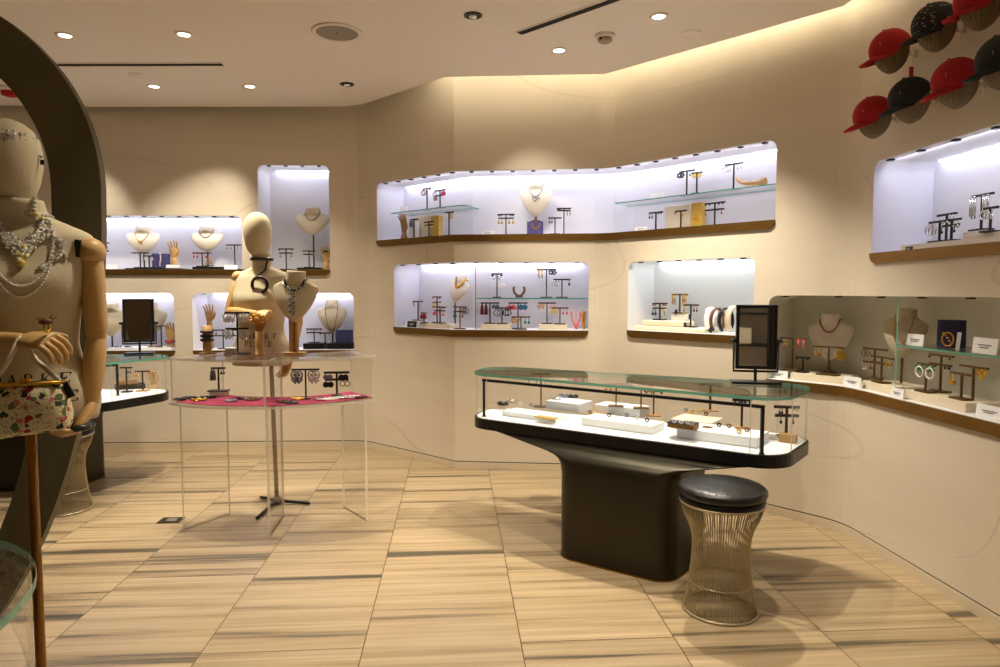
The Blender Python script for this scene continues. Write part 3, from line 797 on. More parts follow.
def bust_loft(h, w, th=1.0):
    r = w / 2
    T = [(0, .10, .06, -.06), (.06, .26, .13, -.08), (.16, .50, .2, -.09), (.30, .72, .25, -.09), (.44, .88, .27, -.07), (.55, .96, .26, -.03), (.63, 1.0, .24, .0), (.69, .98, .22, .02), (.735, .86, .23, .03), (.775, .66, .27, .02), (.81, .50, .31, .0), (.85, .43, .34, -.01), (.95, .42, .35, -.02), (.985, .41, .34, -.02), (1.0, .37, .30, -.02)]
    return Loft([(z * h, 0, cy * r, rx * r, ry * r * 1.05 * th) for z, rx, ry, cy in T], 28, 2)
_bc = {}
def bust(xyz, ang, h, w, label, pole=0, m=None, tilt=0, pm=None, yaw=0, base=.05, lean=0):
    t = thing('necklace_bust', label, 'display bust', xyz, ang + yaw)
    B = bust_loft(h, w); b = MB(); B.add(b)
    M = Matrix.Translation((0, 0, pole)) @ Matrix.Rotation(tilt, 4, 'X') @ Matrix.Rotation(lean, 4, 'Y')
    bmesh.ops.transform(b.bm, matrix=M, verts=b.bm.verts)
    b.build('bust_form', m or M_LINEN, t)
    if pole:
        pm = pm or M_STANDB
        b = MB(); b.cyl((0, .0, .006), (0, 0, pole + h * .25), .007, 10); b.build('pole', pm, t)
        b = MB(); b.lathe([(base, 0), (base, .006), (base * .5, .014), (.01, .022)], 24); b.build('foot', pm, t)
    return t, B, t.matrix_basis @ M if False else (Matrix.Translation(xyz) @ Matrix.Rotation(ang + yaw, 4, 'Z') @ M)
def necklace(B, M, h, label, m, zt=.86, drop=.3, half=.36, beads=False, r=.003, pend=None, name='necklace', pm=None, n=18, chok=True, sub=None):
    """strand that lies on a bust: from the neck sides down to a drop at the front"""
    b = MB(); pts = []
    for k in range(n + 1):
        a = PI * k / n; z = (zt - drop * math.sin(a) ** 1.3) * h
        rx = B.at(z)[3]; x = -math.cos(a) * min(rx * .98, B.at(zt * h)[3] * (1 + .0 * math.sin(a)) + half * 0)
        pts.append(B.front(x, z, r))
    back = [B.ring(PI * k / 8, zt * h, r) for k in range(1, 8)] if chok else []
    if beads:
        step = 1
        for q in pts + back: b.sphere(q, r * 1.7, 6)
    b.tube(pts + back, r * (.5 if beads else 1), 6, closed=bool(back))
    if pend:
        q = pts[n // 2]
        if pend == 'drop': b.sphere(q + Vector((0, -r, -r * 5)), r * 3.2, 8, (1, .6, 1.5))
        if pend == 'cluster':
            for i in range(14): b.sphere(q + Vector((random.uniform(-1, 1) * r * 6, -r, -random.random() * r * 10)), r * 2, 6)
        if pend == 'bib':
            for i in range(-3, 4):
                for j in range(4 - abs(i) // 2): b.sphere(q + Vector((i * r * 4, -r, -j * r * 4 + abs(i) * r)), r * 1.8, 6)
    bmesh.ops.transform(b.bm, matrix=M, verts=b.bm.verts)
    o = b.build(name, m); tag(o, label, 'necklace')
    return o
def hand_mesh(b, s=1.0, curl=.5, spread=1.0, fore=.0, fr=.026, wrist=None, M=None):
    """wooden display hand: wrist at the origin, fingers up +z, palm to -y, thumb to +x"""
    b2 = MB()
    if fore: b2.rings([[(rx * math.cos(2 * PI * k / 14), ry * math.sin(2 * PI * k / 14), z) for k in range(14)] for z, rx, ry in ((-fore, fr * 1.15, fr * 1.1), (-fore * .5, fr * 1.05, fr), (-.02, fr * .85, fr * .7), (0, fr * .9, fr * .62))])
    b2.rings([[(cx + rx * math.cos(2 * PI * k / 14), ry * math.sin(2 * PI * k / 14) + cy, z) for k in range(14)] for z, cx, cy, rx, ry in ((-.012, 0, 0, .018, .014), (.0, 0, 0, .024, .016), (.03, .003, 0, .034, .017), (.06, .001, -.002, .039, .015), (.085, 0, -.004, .039, .012), (.093, 0, -.005, .034, .009))])
    for x, L, sp in ((.029, .072, .22), (.0095, .080, .06), (-.010, .075, -.08), (-.028, .060, -.24)):
        p = Vector((x, -.004, .084)); pts = [p]; a = curl * .25; c_ = [.42, .32, .26]
        for q in c_:
            a += curl * .55; d = Vector((math.sin(sp * spread) * math.cos(a), -math.sin(a), math.cos(a) * math.cos(sp * spread))); pts.append(pts[-1] + d * L * q)
        b2.tube(pts, [.0085, .0082, .0073, .006], 8, True)
    p = Vector((.027, -.004, .022)); b2.tube([p, p + Vector((.022, -.010, .022)), p + Vector((.030, -.018, .044)), p + Vector((.031, -.024, .062))], [.012, .0105, .009, .007], 8, True)
    MM = Matrix.Diagonal((s, s, s, 1))
    if M is not None: MM = M @ MM
    bmesh.ops.transform(b2.bm, matrix=MM, verts=b2.bm.verts)
    me = bpy.data.meshes.new('tmp'); b2.bm.to_mesh(me); b2.bm.free(); b.bm.from_mesh(me); bpy.data.meshes.remove(me)
def frame_to(p, zdir, ydir=(0, 1, 0)):
    z = Vector(zdir).normalized(); y = Vector(ydir); y = (y - z * y.dot(z)).normalized(); x = y.cross(z)
    M = Matrix((x, y, z)).transposed().to_4x4(); M.translation = Vector(p); return M
SERIF = {  # letter strokes on a unit box: (x0,y0,x1,y1,width)
    'M': [(.12, 0, .12, 1, .06), (.12, 1, .5, .05, .14), (.5, .05, .88, 1, .06), (.88, 0, .88, 1, .15), (0, 0, .26, 0, .05), (.7, 0, 1, 0, .05), (0, 1, .2, 1, .05), (.82, 1, 1, 1, .05)],
    'A': [(.08, 0, .46, 1, .06), (.46, 1, .9, 0, .15), (.22, .36, .68, .36, .06), (0, 0, .24, 0, .05), (.72, 0, 1, 0, .05)],
    'R': [(.2, 0, .2, 1, .15), (.2, 1, .6, 1, .06), (.6, 1, .78, .86, .1), (.78, .86, .78, .66, .13), (.78, .66, .6, .5, .1), (.2, .5, .6, .5, .06), (.45, .5, .9, 0, .14), (.05, 0, .38, 0, .05), (.8, 0, 1, 0, .05), (.05, 1, .3, 1, .05)],
    'K': [(.2, 0, .2, 1, .15), (.82, 1, .26, .42, .06), (.4, .56, .88, 0, .15), (.05, 0, .38, 0, .05), (.05, 1, .38, 1, .05), (.66, 1, .96, 1, .05), (.72, 0, 1, 0, .05)],
    'E': [(.22, 0, .22, 1, .15), (.05, 1, .85, 1, .06), (.05, 0, .88, 0, .06), (.22, .52, .62, .52, .06), (.85, 1, .85, .78, .06), (.88, 0, .88, .26, .06), (.62, .64, .62, .4, .05)],
    'T': [(.5, 0, .5, 1, .15), (.05, 1, .95, 1, .06), (.07, 1, .07, .74, .06), (.93, 1, .93, .74, .06), (.34, 0, .66, 0, .05)],
    'P': [(.22, 0, .22, 1, .15), (.22, 1, .65, 1, .06), (.65, 1, .84, .85, .1), (.84, .85, .84, .63, .13), (.84, .63, .65, .47, .1), (.22, .47, .65, .47, .06), (.06, 0, .42, 0, .05), (.06, 1, .3, 1, .05)],
    'L': [(.22, 0, .22, 1, .15), (.05, 0, .86, 0, .06), (.86, 0, .86, .28, .06), (.06, 1, .42, 1, .05)],
    'C': [(.88, .78, .7, .97, .07), (.7, .97, .4, .98, .06), (.4, .98, .16, .74, .11), (.16, .74, .14, .28, .15), (.14, .28, .4, .02, .11), (.4, .02, .7, .03, .06), (.7, .03, .9, .22, .06), (.88, .98, .88, .72, .05)]}
def lettering(B, word, x0, z, h, pitch, m, parent, off=.0012):
    b = MB()
    for i, ch in enumerate(word):
        ox = x0 + i * pitch; lw = h * .86
        for (xa, ya, xb, yb, w) in SERIF[ch]:
            a = Vector((ox + xa * lw, z + ya * h)); c_ = Vector((ox + xb * lw, z + yb * h)); d = c_ - a
            if d.length < 1e-6: continue
            nn = Vector((-d.y, d.x)).normalized() * (w * h * .5 if abs(d.y) > abs(d.x) * .4 else w * h * .7)
            vsx = []
            for layer in (off, -.001):
                vsx.append([b.bm.verts.new(B.front(q.x, q.y, layer)) for q in (a + nn, c_ + nn, c_ - nn, a - nn)])
            f, k = vsx
            b.bm.faces.new(f); b.bm.faces.new(k[::-1])
            for j in range(4): b.bm.faces.new((f[j], f[(j + 1) % 4], k[(j + 1) % 4], k[j]))
    return b.build('lettering', m, parent)

def torso_loft(s=1.0):
    return Loft([(0, 0, 0, .166 * s, .112 * s), (.05 * s, 0, .004, .172 * s, .117 * s), (.10 * s, 0, .004, .163 * s, .112 * s), (.17 * s, 0, .0, .136 * s, .094 * s), (.22 * s, 0, -.002, .129 * s, .092 * s), (.29 * s, 0, -.008, .138 * s, .104 * s),
                 (.345 * s, 0, -.016, .149 * s, .122 * s), (.385 * s, 0, -.016, .155 * s, .122 * s), (.43 * s, 0, -.004, .160 * s, .104 * s), (.47 * s, 0, .004, .166 * s, .088 * s), (.50 * s, 0, .008, .170 * s, .074 * s), (.518 * s, 0, .012, .150 * s, .064 * s), (.535 * s, 0, .014, .112 * s, .058 * s), (.548 * s, 0, .012, .076 * s, .055 * s), (.562 * s, 0, .008, .056 * s, .053 * s), (.60 * s, 0, -.002, .050 * s, .050 * s), (.635 * s, 0, -.01, .051 * s, .05 * s)], 44, 3)
def egg_head(b, c, s=1.0, sx=1.0):
    prof = [(0, .012), (.012, .040), (.035, .058), (.07, .069), (.115, .077), (.16, .079), (.20, .073), (.23, .058), (.25, .036), (.259, .014)]
    b.lathe([(r * s, z * s) for z, r in prof], 32, c, sx, 1.22)
def limb(name, pts, rad, m, parent, seg=16):
    b = MB(); b.tube(pts, rad, seg, True); return b.build(name, m, parent)

# --- front mannequin (handbag) at Y 1.78, base of the torso z 1.045
mx = at_y(20, 330, 1.78)
FM = thing('mannequin', 'large linen mannequin at left wearing jewelled necklaces and carrying the floral handbag', 'mannequin', (mx.x, 1.78, 0), .05)
Z0 = 1.048; T1 = torso_loft(.985)
NK = lambda z: 1.0 + .22 * max(0, min(1, (z - .525) / .02))
T1.R = [(z * .945 + Z0, cx, cy, rx * 1.07 * NK(z), ry * NK(z)) for z, cx, cy, rx, ry in T1.R if z < .602]
ZS = at_y(20, 206, 1.78).z; HS = (at_y(10, 121, 1.78).z - ZS) / .259
b = MB(); T1.add(b); b.build('torso', M_LINEN, FM)
b = MB(); egg_head(b, (0, -.012, ZS), HS, 1.08); b.build('head', M_LINEN, FM)
b = MB(); b.torus((0, -.004, ZS + .004), .05, .0025, 'z', 28, 6); b.build('neck_seam', mat('linen_seam', (150, 128, 92), .9), FM)
_q = at_y(30, 386, 1.67); _x = (at_y(-13, 380, 1.67).x - mx.x)
lettering(T1, 'MARKET', _x, _q.z, .025, .0335, M_LETTER, FM)
lettering(T1, 'PLACE', _x + .016, _q.z - .045, .025, .0335, M_LETTER, FM)
b = MB(); b.cyl((.004, .02, .02), (.004, .02, Z0 + .03), .0125, 16); b.build('pole', M_POLE, FM)
b = MB(); b.lathe([(.15, 0), (.15, .01), (.04, .02), (.016, .04)], 32, (.004, .02, 0)); b.build('foot', M_POLE, FM)
def loc(px, py, y, T):  # a picture point at depth y, in the mannequin's own frame
    w = at_y(px, py, y); return T.matrix_basis.inverted() @ w
FM_M = Matrix.Translation((mx.x, 1.78, 0)) @ Matrix.Rotation(.05, 4, 'Z')
def lf(px, py, y): return FM_M.inverted() @ at_y(px, py, y)
a0, a1, a2, a3 = lf(90, 252, 1.79), lf(97, 332, 1.80), lf(97, 338, 1.80), lf(90, 402, 1.77)
b = MB(); b.sphere(a0, .037, 16); b.build('shoulder_joint', M_WOOD, FM)
limb('upper_arm', [a0, a0.lerp(a1, .35), a0.lerp(a1, .7), a1], [.028, .029, .027, .025], M_WOOD, FM)
b = MB(); b.sphere(a1.lerp(a2, .5), .024, 14); b.build('elbow_joint', M_WOOD, FM)
limb('forearm', [a2, a2.lerp(a3, .3), a2.lerp(a3, .7), a3], [.022, .0265, .025, .020], M_WOOD, FM)
b = MB(); hand_mesh(b, .88, 1.15, .5, M=frame_to(lf(91, 404, 1.77), lf(74, 440, 1.72) - lf(93, 402, 1.77), (.75, .55, .1))); b.build('hand', M_WOOD, FM)
c0, c1, c2, c3 = lf(-53, 252, 1.79), lf(-60, 338, 1.72), lf(-52, 344, 1.68), lf(20, 341, 1.60)
b = MB(); b.sphere(c0, .037, 16); b.build('shoulder_joint', M_WOOD, FM)
limb('upper_arm', [c0, c0.lerp(c1, .4), c0.lerp(c1, .7), c1], [.028, .029, .027, .025], M_WOOD, FM)
b = MB(); b.sphere(c1.lerp(c2, .5), .025, 14); b.build('elbow_joint', M_WOOD, FM)
limb('forearm', [c2, c2.lerp(c3, .3), c2.lerp(c3, .7), c3], [.023, .027, .024, .019], M_WOOD, FM)
b = MB(); hand_mesh(b, .85, 1.05, .4, M=frame_to(c3, lf(58, 338, 1.57) - c3, (-.1, -.45, .9))); b.build('hand', M_WOOD, FM)

# jewels on it
def jewel_obj(name, label, cat, pts, m_list, M=FM_M):
    """pts: (point, radius, material index)"""
    b = MB()
    for q, r, mi in pts: b.mi = mi; b.sphere(q, r, 7, (1, .7, 1))
    bmesh.ops.transform(b.bm, matrix=M, verts=b.bm.verts)
    return tag(b.build(name, m_list), label, cat)
def fx(px, py, off=.004):   # point on the front of the torso behind a picture point
    yy = -.1
    for _ in range(8):
        q = FM_M.inverted() @ at_y(px, py, 1.78 + yy); r_ = T1.front(q.x, q.z, off); yy = yy * .3 + (r_.y + .05 * 0) * .7
    return r_
CRY = mat('crystal', (228, 226, 214), .12, .2, .9); YEL = mat('pale_yellow_stone', (226, 206, 96), .15)
pts = []
for sgn in (-1, 1):
    for k in range(16):
        u = k / 15; px = 20 + sgn * (26 - 24 * u) ; py = 224 + 26 * u ** .8
        for j in range(9):
            pts.append((fx(px + random.uniform(-6, 6), py + random.uniform(-6, 6), .006), random.uniform(.003, .0058), random.choice((0, 0, 0, 0, 2, 2, 1 if j == 0 else 0))))
for k in range(16): pts.append((fx(20 + random.uniform(-6, 6), 252 + random.uniform(-6, 8), .008), random.uniform(.004, .008), random.choice((0, 1, 0))))
pts.append((fx(20, 263, .01), .011, 1))
for sgn in (-1, 1):
    for k in range(6): pts.append((T1.ring(-PI / 2 + sgn * (.9 + .25 * k / 5), Z0 + .51 + .01 * k, .006), .006, random.choice((0, 1))))
_chain = [T1.ring(-PI / 2 + .55 + 2 * PI * k / 40 * (2 * PI - 1.1) / (2 * PI), Z0 + .52, .004) for k in range(41)]
for q in _chain: pts.append((q, .0035, 2))
jewel_obj('crystal_necklace', 'large crystal bib necklace with yellow centre drop on the handbag mannequin', 'necklace', pts, [CRY, YEL, EC['silver']])
for nm, dz, lab in ((0, 352 - 58, 'upper strand of white pearls across the handbag mannequin chest'), (1, 352 - 45, 'lower longer strand of white pearls across the handbag mannequin chest')):
    pts = []
    for k in range(45):
        a = PI * k / 44; px = 15 - 32 * math.cos(a) - (2 - 6 * nm if False else 0); x0 = px + (0 if nm else 1)
        py = 240 + (56 if nm == 0 else 67) * math.sin(a) ** .9
        pts.append((fx(20 - (32 + nm) * math.cos(a), py - 10, .004), .0032, 0))
    b = MB()
    for q, r, mi in pts: b.sphere(q, r, 6)
    b.tube([q for q, _, _ in pts], .0008, 4)
    bmesh.ops.transform(b.bm, matrix=FM_M, verts=b.bm.verts); tag(b.build('pearl_strand', EC['white']), lab, 'necklace')
pts = []
for k in range(46):
    u = random.random(); px = 46 + 24 * math.sin(PI * u) * random.uniform(.5, 1); py = 234 + 34 * u
    if u > .75: px -= 8
    pts.append((fx(px, py, .005), random.uniform(.003, .0065), random.choice((0, 2, 2))))
jewel_obj('shoulder_brooch', 'silver crystal shoulder piece on the handbag mannequin', 'brooch', pts, [CRY, YEL, EC['silver']])
q0 = fx(73.5, 240, .006); q1 = fx(77, 256, .006)
b = MB(); b.box((q0 + q1) / 2, (.018, .003, (q0 - q1).length + .003), Matrix.Rotation(.18, 3, 'Y') @ Matrix.Rotation(-.3, 3, 'Z')); bmesh.ops.transform(b.bm, matrix=FM_M, verts=b.bm.verts)
tag(b.build('price_tag', M_CAPBLK), 'small black tag hanging at the mannequin shoulder beside the silver brooch', 'tag')
pts = []
for k in range(90):
    a = -PI / 2 + random.uniform(-1.75, 1.75); z = ZS + HS * .195 + random.uniform(-.012, .014)
    rr = .0735 * HS
    pts.append((Vector(((rr + .001) * math.cos(a), -.014 + (rr * 1.22 + .001) * math.sin(a), z)), random.uniform(.002, .0045), random.choice((0, 2))))
jewel_obj('crystal_headband', 'sparkling silver crystal headband on the handbag mannequin head', 'headband', pts, [CRY, YEL, EC['silver']])
b = MB(); q = Vector((.08 * HS, -.012, ZS + .165 * HS)); b.tube([q, q + Vector((.008, 0, -.018))], .0012, 5); b.sphere(q + Vector((.009, 0, -.012)), .004, 8); b.mi = 1; b.box(q + Vector((.011, 0, -.026)), (.009, .003, .012)); bmesh.ops.transform(b.bm, matrix=FM_M, verts=b.bm.verts)
tag(b.build('ear_ornament', [EC['silver'], M_CAPBLK]), 'tiny black tagged ornament hanging beside the handbag mannequin head', 'ornament')
# cocktail ring on the raised hand, bangle ring on the lowered one
b = MB(); q = lf(47, 327, 1.575); b.torus(q, .011, .003, 'x', 16, 6); b.mi = 1; b.sphere(q + Vector((0, -.004, .012)), .012, 10, (1.3, 1, .7))
for k in range(6): b.tube([q + Vector((0, 0, .014)), q + Vector((.022 * math.cos(k * 1.05), .006 * math.sin(k * 1.05), .022 + .006 * math.sin(k * 2)))], [.0022, .001], 5)
bmesh.ops.transform(b.bm, matrix=FM_M, verts=b.bm.verts); tag(b.build('cocktail_ring', [EC['gold'], EC['brown']]), 'spiky brown and gold ring on the mannequin hand above the handbag', 'ring')
b = MB(); q = lf(78, 427, 1.73); b.torus(q, .022, .009, 'z', 20, 8); bmesh.ops.transform(b.bm, matrix=FM_M, verts=b.bm.verts)
tag(b.build('bangle', EC['black']), 'wide black bangle at the lowered mannequin hand', 'bangle')

# handbag hung over the forearm
HB = thing('handbag', 'white floral embroidered handbag hung on the mannequin forearm', 'handbag', at_y(28, 437, 1.56))
def hb(px, py, y=1.56): return at_y(px, py, y) - HB.location
tl, tr, br, bl = hb(-26, 389), hb(62, 383.5), hb(69, 428), hb(-32, 443)
rows = []
for k, (e, th) in enumerate(((0, .012), (.08, .026), (.35, .042), (.7, .05), (.92, .042), (1, .02))):
    L_, R_ = tl.lerp(bl, e), tr.lerp(br, e); ext = (R_ - L_).normalized() * .006 * math.sin(PI * e)
    L_ -= ext; R_ += ext; ring = []
    for i in range(28):
        a = 2 * PI * i / 28; cx_, sy_ = math.cos(a), math.sin(a); u = .5 + .5 * math.copysign(abs(cx_) ** .45, cx_)
        ring.append(L_.lerp(R_, u) + Vector((0, math.copysign(abs(sy_) ** .7, sy_) * th, 0)))
    rows.append(ring)
b = MB(); b.rings(rows); b.build('bag_body', M_FLORAL, HB)
b = MB(); b.tube([tl + Vector((0, -.012, .004)), tr + Vector((0, -.012, .004)), tr + Vector((0, .012, .004)), tl + Vector((0, .012, .004))], .0045, 8, closed=True); b.build('frame', EC['gold'], HB)
b = MB(); mtop = tl.lerp(tr, .62); b.sphere(mtop + Vector((-.004, -.012, .012)), .0065, 8); b.sphere(mtop + Vector((.006, -.010, .012)), .0065, 8); b.build('clasp', EC['gold'], HB)
apx = hb(20, 337, 1.585); apx2 = hb(22, 337, 1.625)
b = MB(); b.tube([tl.lerp(tr, .2) + Vector((0, -.008, 0)), hb(8, 362, 1.565), apx, apx2, hb(36, 360, 1.60), tr + Vector((-.004, .008, 0))], [.0055] * 6, 8); b.build('strap', mat('ivory_strap', (222, 210, 180), .7), HB)
q = tr + Vector((.008, .004, -.016)); b = MB(); b.box(q, (.02, .004, .036), Matrix.Rotation(-.45, 3, 'Y')); b.build('swing_tag', M_CAPBLK, HB)

# --- centre mannequin behind the acrylic table
cx_ = at_y(264, 320, 4.36)
CM_M = Matrix.Translation((cx_.x, 4.36, 0)) @ Matrix.Rotation(-.12, 4, 'Z')
CMQ = thing('mannequin', 'linen mannequin with egg head and bent wooden arm behind the acrylic table', 'mannequin', (cx_.x, 4.36, 0), -.12)
Z2 = .91; T2 = torso_loft(1.12); T2.R = [(z + Z2, cx + (-.02 if z < .2 else -.02 + .03 * (z - .2)), cy, rx * 1.0, ry) for z, cx, cy, rx, ry in T2.R]
b = MB(); T2.add(b); b.build('torso', M_LINEN, CMQ)
b = MB(); egg_head(b, (-.022, -.016, Z2 + .69), 1.07); b.build('head', M_LINEN, CMQ)
lettering(T2, 'MARKET', -.105, 1.083, .030, .037, M_LETTER, CMQ)
lettering(T2, 'PLACE', -.085, 1.035, .030, .037, M_LETTER, CMQ)
def cf_(px, py, y): return CM_M.inverted() @ at_y(px, py, y)
hub = cf_(277, 504, 4.345); hub.z = 0
b = MB(); b.tube([hub + Vector((0, 0, .02)), cf_(271, 358, 4.36), (-.01, 0, Z2 + .03)], [.014, .014, .014], 14); b.build('pole', M_STANDB, CMQ)
b = MB(); b.lathe([(.035, .012), (.035, .03), (.018, .05)], 20, hub)
for px, py in ((309, 505), (261, 499), (257, 520)):
    e = CM_M.inverted() @ at_z(px, py, 0); e.z = .012; b.tube([hub + Vector((0, 0, .024)), e], [.012, .010], 8, True)
b.build('tripod_base', M_BLACK, CMQ)
s0 = cf_(237, 283, 4.36); e0 = cf_(229, 311, 4.30); w0 = cf_(256, 314, 4.12)
b = MB(); b.sphere(cf_(238, 277, 4.36), .038, 14); b.build('shoulder_joint', M_WOOD, CMQ)
limb('upper_arm', [s0, s0.lerp(e0, .5), e0], [.033, .032, .026], M_WOOD, CMQ)
limb('forearm', [e0, e0.lerp(w0, .4), w0], [.025, .03, .021], M_WOOD, CMQ)
b = MB(); hand_mesh(b, .85, 1.3, .5, M=frame_to(w0, (1, -.2, .05), (0, -.6, .8))); b.build('hand', M_WOOD, CMQ)
s1 = cf_(297, 281, 4.4); e1 = cf_(299, 322, 4.42); w1 = cf_(290, 355, 4.36)
b = MB(); b.sphere(s1, .038, 14); b.build('shoulder_joint', M_WOOD, CMQ)
limb('upper_arm', [s1, s1.lerp(e1, .5), e1], [.033, .032, .026], M_WOOD, CMQ)
limb('forearm', [e1, e1.lerp(w1, .4), w1], [.026, .03, .021], M_WOOD, CMQ)
b = MB(); hand_mesh(b, 1.0, .4, .7, M=frame_to(w1, (-.22, -.1, -1), (.5, .85, 0))); b.build('hand', M_WOOD, CMQ)
# choker with black crescent pendant
b = MB(); zc = Z2 + .672
for k in range(30): b.sphere(T2.ring(2 * PI * k / 30, zc, .004), .013, 6)
bmesh.ops.transform(b.bm, matrix=CM_M, verts=b.bm.verts); tag(b.build('choker', EC['black']), 'black choker around the egg headed mannequin neck', 'choker')
b = MB(); top = T2.front(.03, zc - .03, .006)
cpt = T2.front(.03, Z2 + .51, .02)
b.tube([T2.front(.045, zc - .01, .006), T2.front(.035, Z2 + .60, .008), T2.front(-.01, Z2 + .555, .012)], .006, 6)
b.torus(cpt + Vector((0, -.004, 0)), .048, .010, 'y', 20, 6, 1, PI * 1.6, -PI * .42)
bmesh.ops.transform(b.bm, matrix=CM_M, verts=b.bm.verts); tag(b.build('crescent_necklace', M_STAND), 'dark open crescent pendant necklace on the egg headed mannequin chest', 'necklace')
# ================================================================== jewellery displays
ORD = ('first', 'second', 'third', 'fourth', 'fifth', 'sixth', 'seventh', 'eighth', 'ninth', 'tenth')
_em = {}
def earring_mesh(kind, col, sz):
    k = (kind, col, round(sz, 4))
    if k in _em: return _em[k]
    b = MB(); r = sz
    if kind == 'drop': b.tube([(0, 0, 0), (0, 0, -r * 1.2)], r * .12, 5); b.sphere((0, 0, -r * 1.6), r * .42, 8, (1, .8, 1.35))
    if kind == 'stud': b.sphere((0, -.003, -r * .3), r * .42, 8, (1, .6, 1))
    if kind == 'hoop': b.tube([(0, 0, 0), (0, 0, -r * .3)], r * .08, 5); b.torus((0, 0, -r * 1.15), r * .85, r * .16, 'y', 18, 6)
    if kind == 'long': b.tube([(-r * .18, 0, 0), (-r * .18, 0, -r * 2.6)], r * .12, 5); b.tube([(r * .18, 0, 0), (r * .18, 0, -r * 3)], r * .12, 5); b.tube([(-r * .3, 0, -.001), (r * .3, 0, -.001)], r * .16, 5)
    if kind == 'tassel': b.lathe([(r * .14, 0), (r * .22, -r * .15), (r * .16, -r * .3), (r * .34, -r * .6), (r * .46, -r * 1.6), (r * .5, -r * 3.0), (r * .1, -r * 3.02)], 12)
    if kind == 'disc': b.tube([(0, 0, 0), (0, 0, -r * .3)], r * .1, 5); b.tube([(0, -r * .1, -r * 1.1), (0, r * .1, -r * 1.1)], r * .8, 16)
    if kind == 'fan':
        pts = [(0, 0, -r * .2)] + [(r * 1.3 * math.sin(a), 0, -r * .2 - r * 1.3 * math.cos(a)) for a in [(-.9 + .225 * i) for i in range(9)]]
        f = [b.bm.verts.new((x, -r * .12, z)) for x, _, z in pts]; g = [b.bm.verts.new((x, r * .12, z)) for x, _, z in pts]
        b.bm.faces.new(f); b.bm.faces.new(g[::-1])
        for i in range(len(f)): b.bm.faces.new((f[i], g[i], g[(i + 1) % len(f)], f[(i + 1) % len(f)]))
    if kind == 'chandelier':
        b.torus((0, 0, -r * .7), r * .55, r * .14, 'y', 16, 6); b.sphere((0, -.002, -r * .7), r * .3, 8, (1, .5, 1))
        for i in range(-2, 3): b.tube([(i * r * .26, 0, -r * 1.1), (i * r * .22, 0, -r * 1.9 + abs(i) * r * .22)], r * .09, 5); b.sphere((i * r * .22, 0, -r * 2.0 + abs(i) * r * .22), r * .16, 6)
        b.tube([(0, 0, 0), (0, 0, -r * .2)], r * .1, 5)
    if kind == 'flower':
        for i in range(5): b.sphere((r * .5 * math.cos(i * 1.257), 0, -r * .7 + r * .5 * math.sin(i * 1.257)), r * .36, 6, (1, .5, 1))
        b.tube([(0, 0, 0), (0, 0, -r * .4)], r * .1, 5)
    bmesh.ops.recalc_face_normals(b.bm, faces=b.bm.faces)
    me = bpy.data.meshes.new(kind + '_earring'); b.bm.to_mesh(me); b.bm.free(); me.materials.append(EC[col]); _em[k] = me
    return me
COLN = {'darkred': 'dark red', 'silver': 'silver', 'white': 'pearl white'}
def stand(xyz, ang, h, w, tiers, where, ears=(), m=None, base=None, kind=None, bm_=None, thick=1.0):
    """T-bar earring stand; ears: (tier, x in -1..1, type, colour, size)"""
    nm = {1: 'dark T-bar earring stand', 2: 'dark two-bar earring stand', 3: 'dark three-bar earring stand'}[len(tiers)]
    m = m or M_STAND
    if m is M_STANDB: nm = nm.replace('dark', 'brass')
    t = thing('earring_stand', f'{kind or nm} {where}', 'earring stand', xyz, ang)
    bw, bd = base or (min(w * .75, .09), .055)
    b = MB(); b.box((0, 0, .004), (bw, bd, .008), None, .0015); b.build('base', bm_ or m, t)
    b = MB(); b.box((0, 0, h / 2), (.009 * thick, .009 * thick, h), None, .001); b.build('post', m, t)
    for i, f in enumerate(tiers):
        b = MB(); b.box((0, -.004 * i, h * f), (w * (1 if i == 0 else .92), .01, .011 * thick), None, .0015); b.build('bar', m, t)
    M = Matrix.Translation(xyz) @ Matrix.Rotation(ang, 4, 'Z')
    cnt = {}; tot = {}
    for e in ears: tot[(e[2], e[3])] = tot.get((e[2], e[3]), 0) + 1
    for e in sorted(ears, key=lambda e: e[1]):
        ti, x, ty, co, sz = e; sz *= 1.3 if sz < .02 else 1.12; k = (ty, co); cnt[k] = cnt.get(k, 0) + 1
        cn = COLN.get(co, co)
        for lf_ in ('earring from left, on stand', 'earring from left,', 'earring', ''):
            lab = f'{ORD[cnt[k] - 1]} {cn} {ty} {lf_} {where}' if tot[k] > 1 else f'{cn} {ty} earring on stand {where}'
            if len(lab.replace('-', ' ').split()) <= 16: break
        lab = ' '.join(lab.split())
        o = bpy.data.objects.new('earring', earring_mesh(ty, co, sz)); COL.objects.link(o)
        o.matrix_world = M @ Matrix.Translation((x * w * .46, -.008 - .004 * ti, h * tiers[ti] - .004))
        tag(o, lab, 'earring', f'earrings on stand {where}')
    return t
def pairs(ti, xs, ty, co, sz): return [(ti, x, ty, co, sz) for x in xs]
def wz(px, py, t): s, p, a = wall_hit(px, py, t); return p, a
def st(key, px, ytop, t, wpx, tiers, where, ears=(), zb=None, **k):
    p, a = wz(px, ytop, t); zb = NI[key]['zs'] if zb is None else zb
    return stand(Vector((p.x, p.y, zb)), a, p.z - zb, wpx * (p - CAM).length / F, tiers, where, ears, **k)
def block(key, pxl, pxr, ytop, t, d, label, m=M_CREAM, zb=None, name='display_block', cat='display block', h=None, bev=.002):
    a, _ = wz(pxl, ytop, t); c, ang = wz(pxr, ytop, t); zb = NI[key]['zs'] if zb is None else zb
    h = h or max(.006, (a.z + c.z) / 2 - zb); mid = (a + c) / 2
    ang = math.atan2(c.y - a.y, c.x - a.x)
    b = MB(); b.box((0, d / 2, h / 2), (flat(c - a).length, d, h), None, bev)
    o = b.build(name, m); o.location = (mid.x, mid.y, zb); o.rotation_euler = (0, 0, ang); tag(o, label, cat); return zb + h + .001
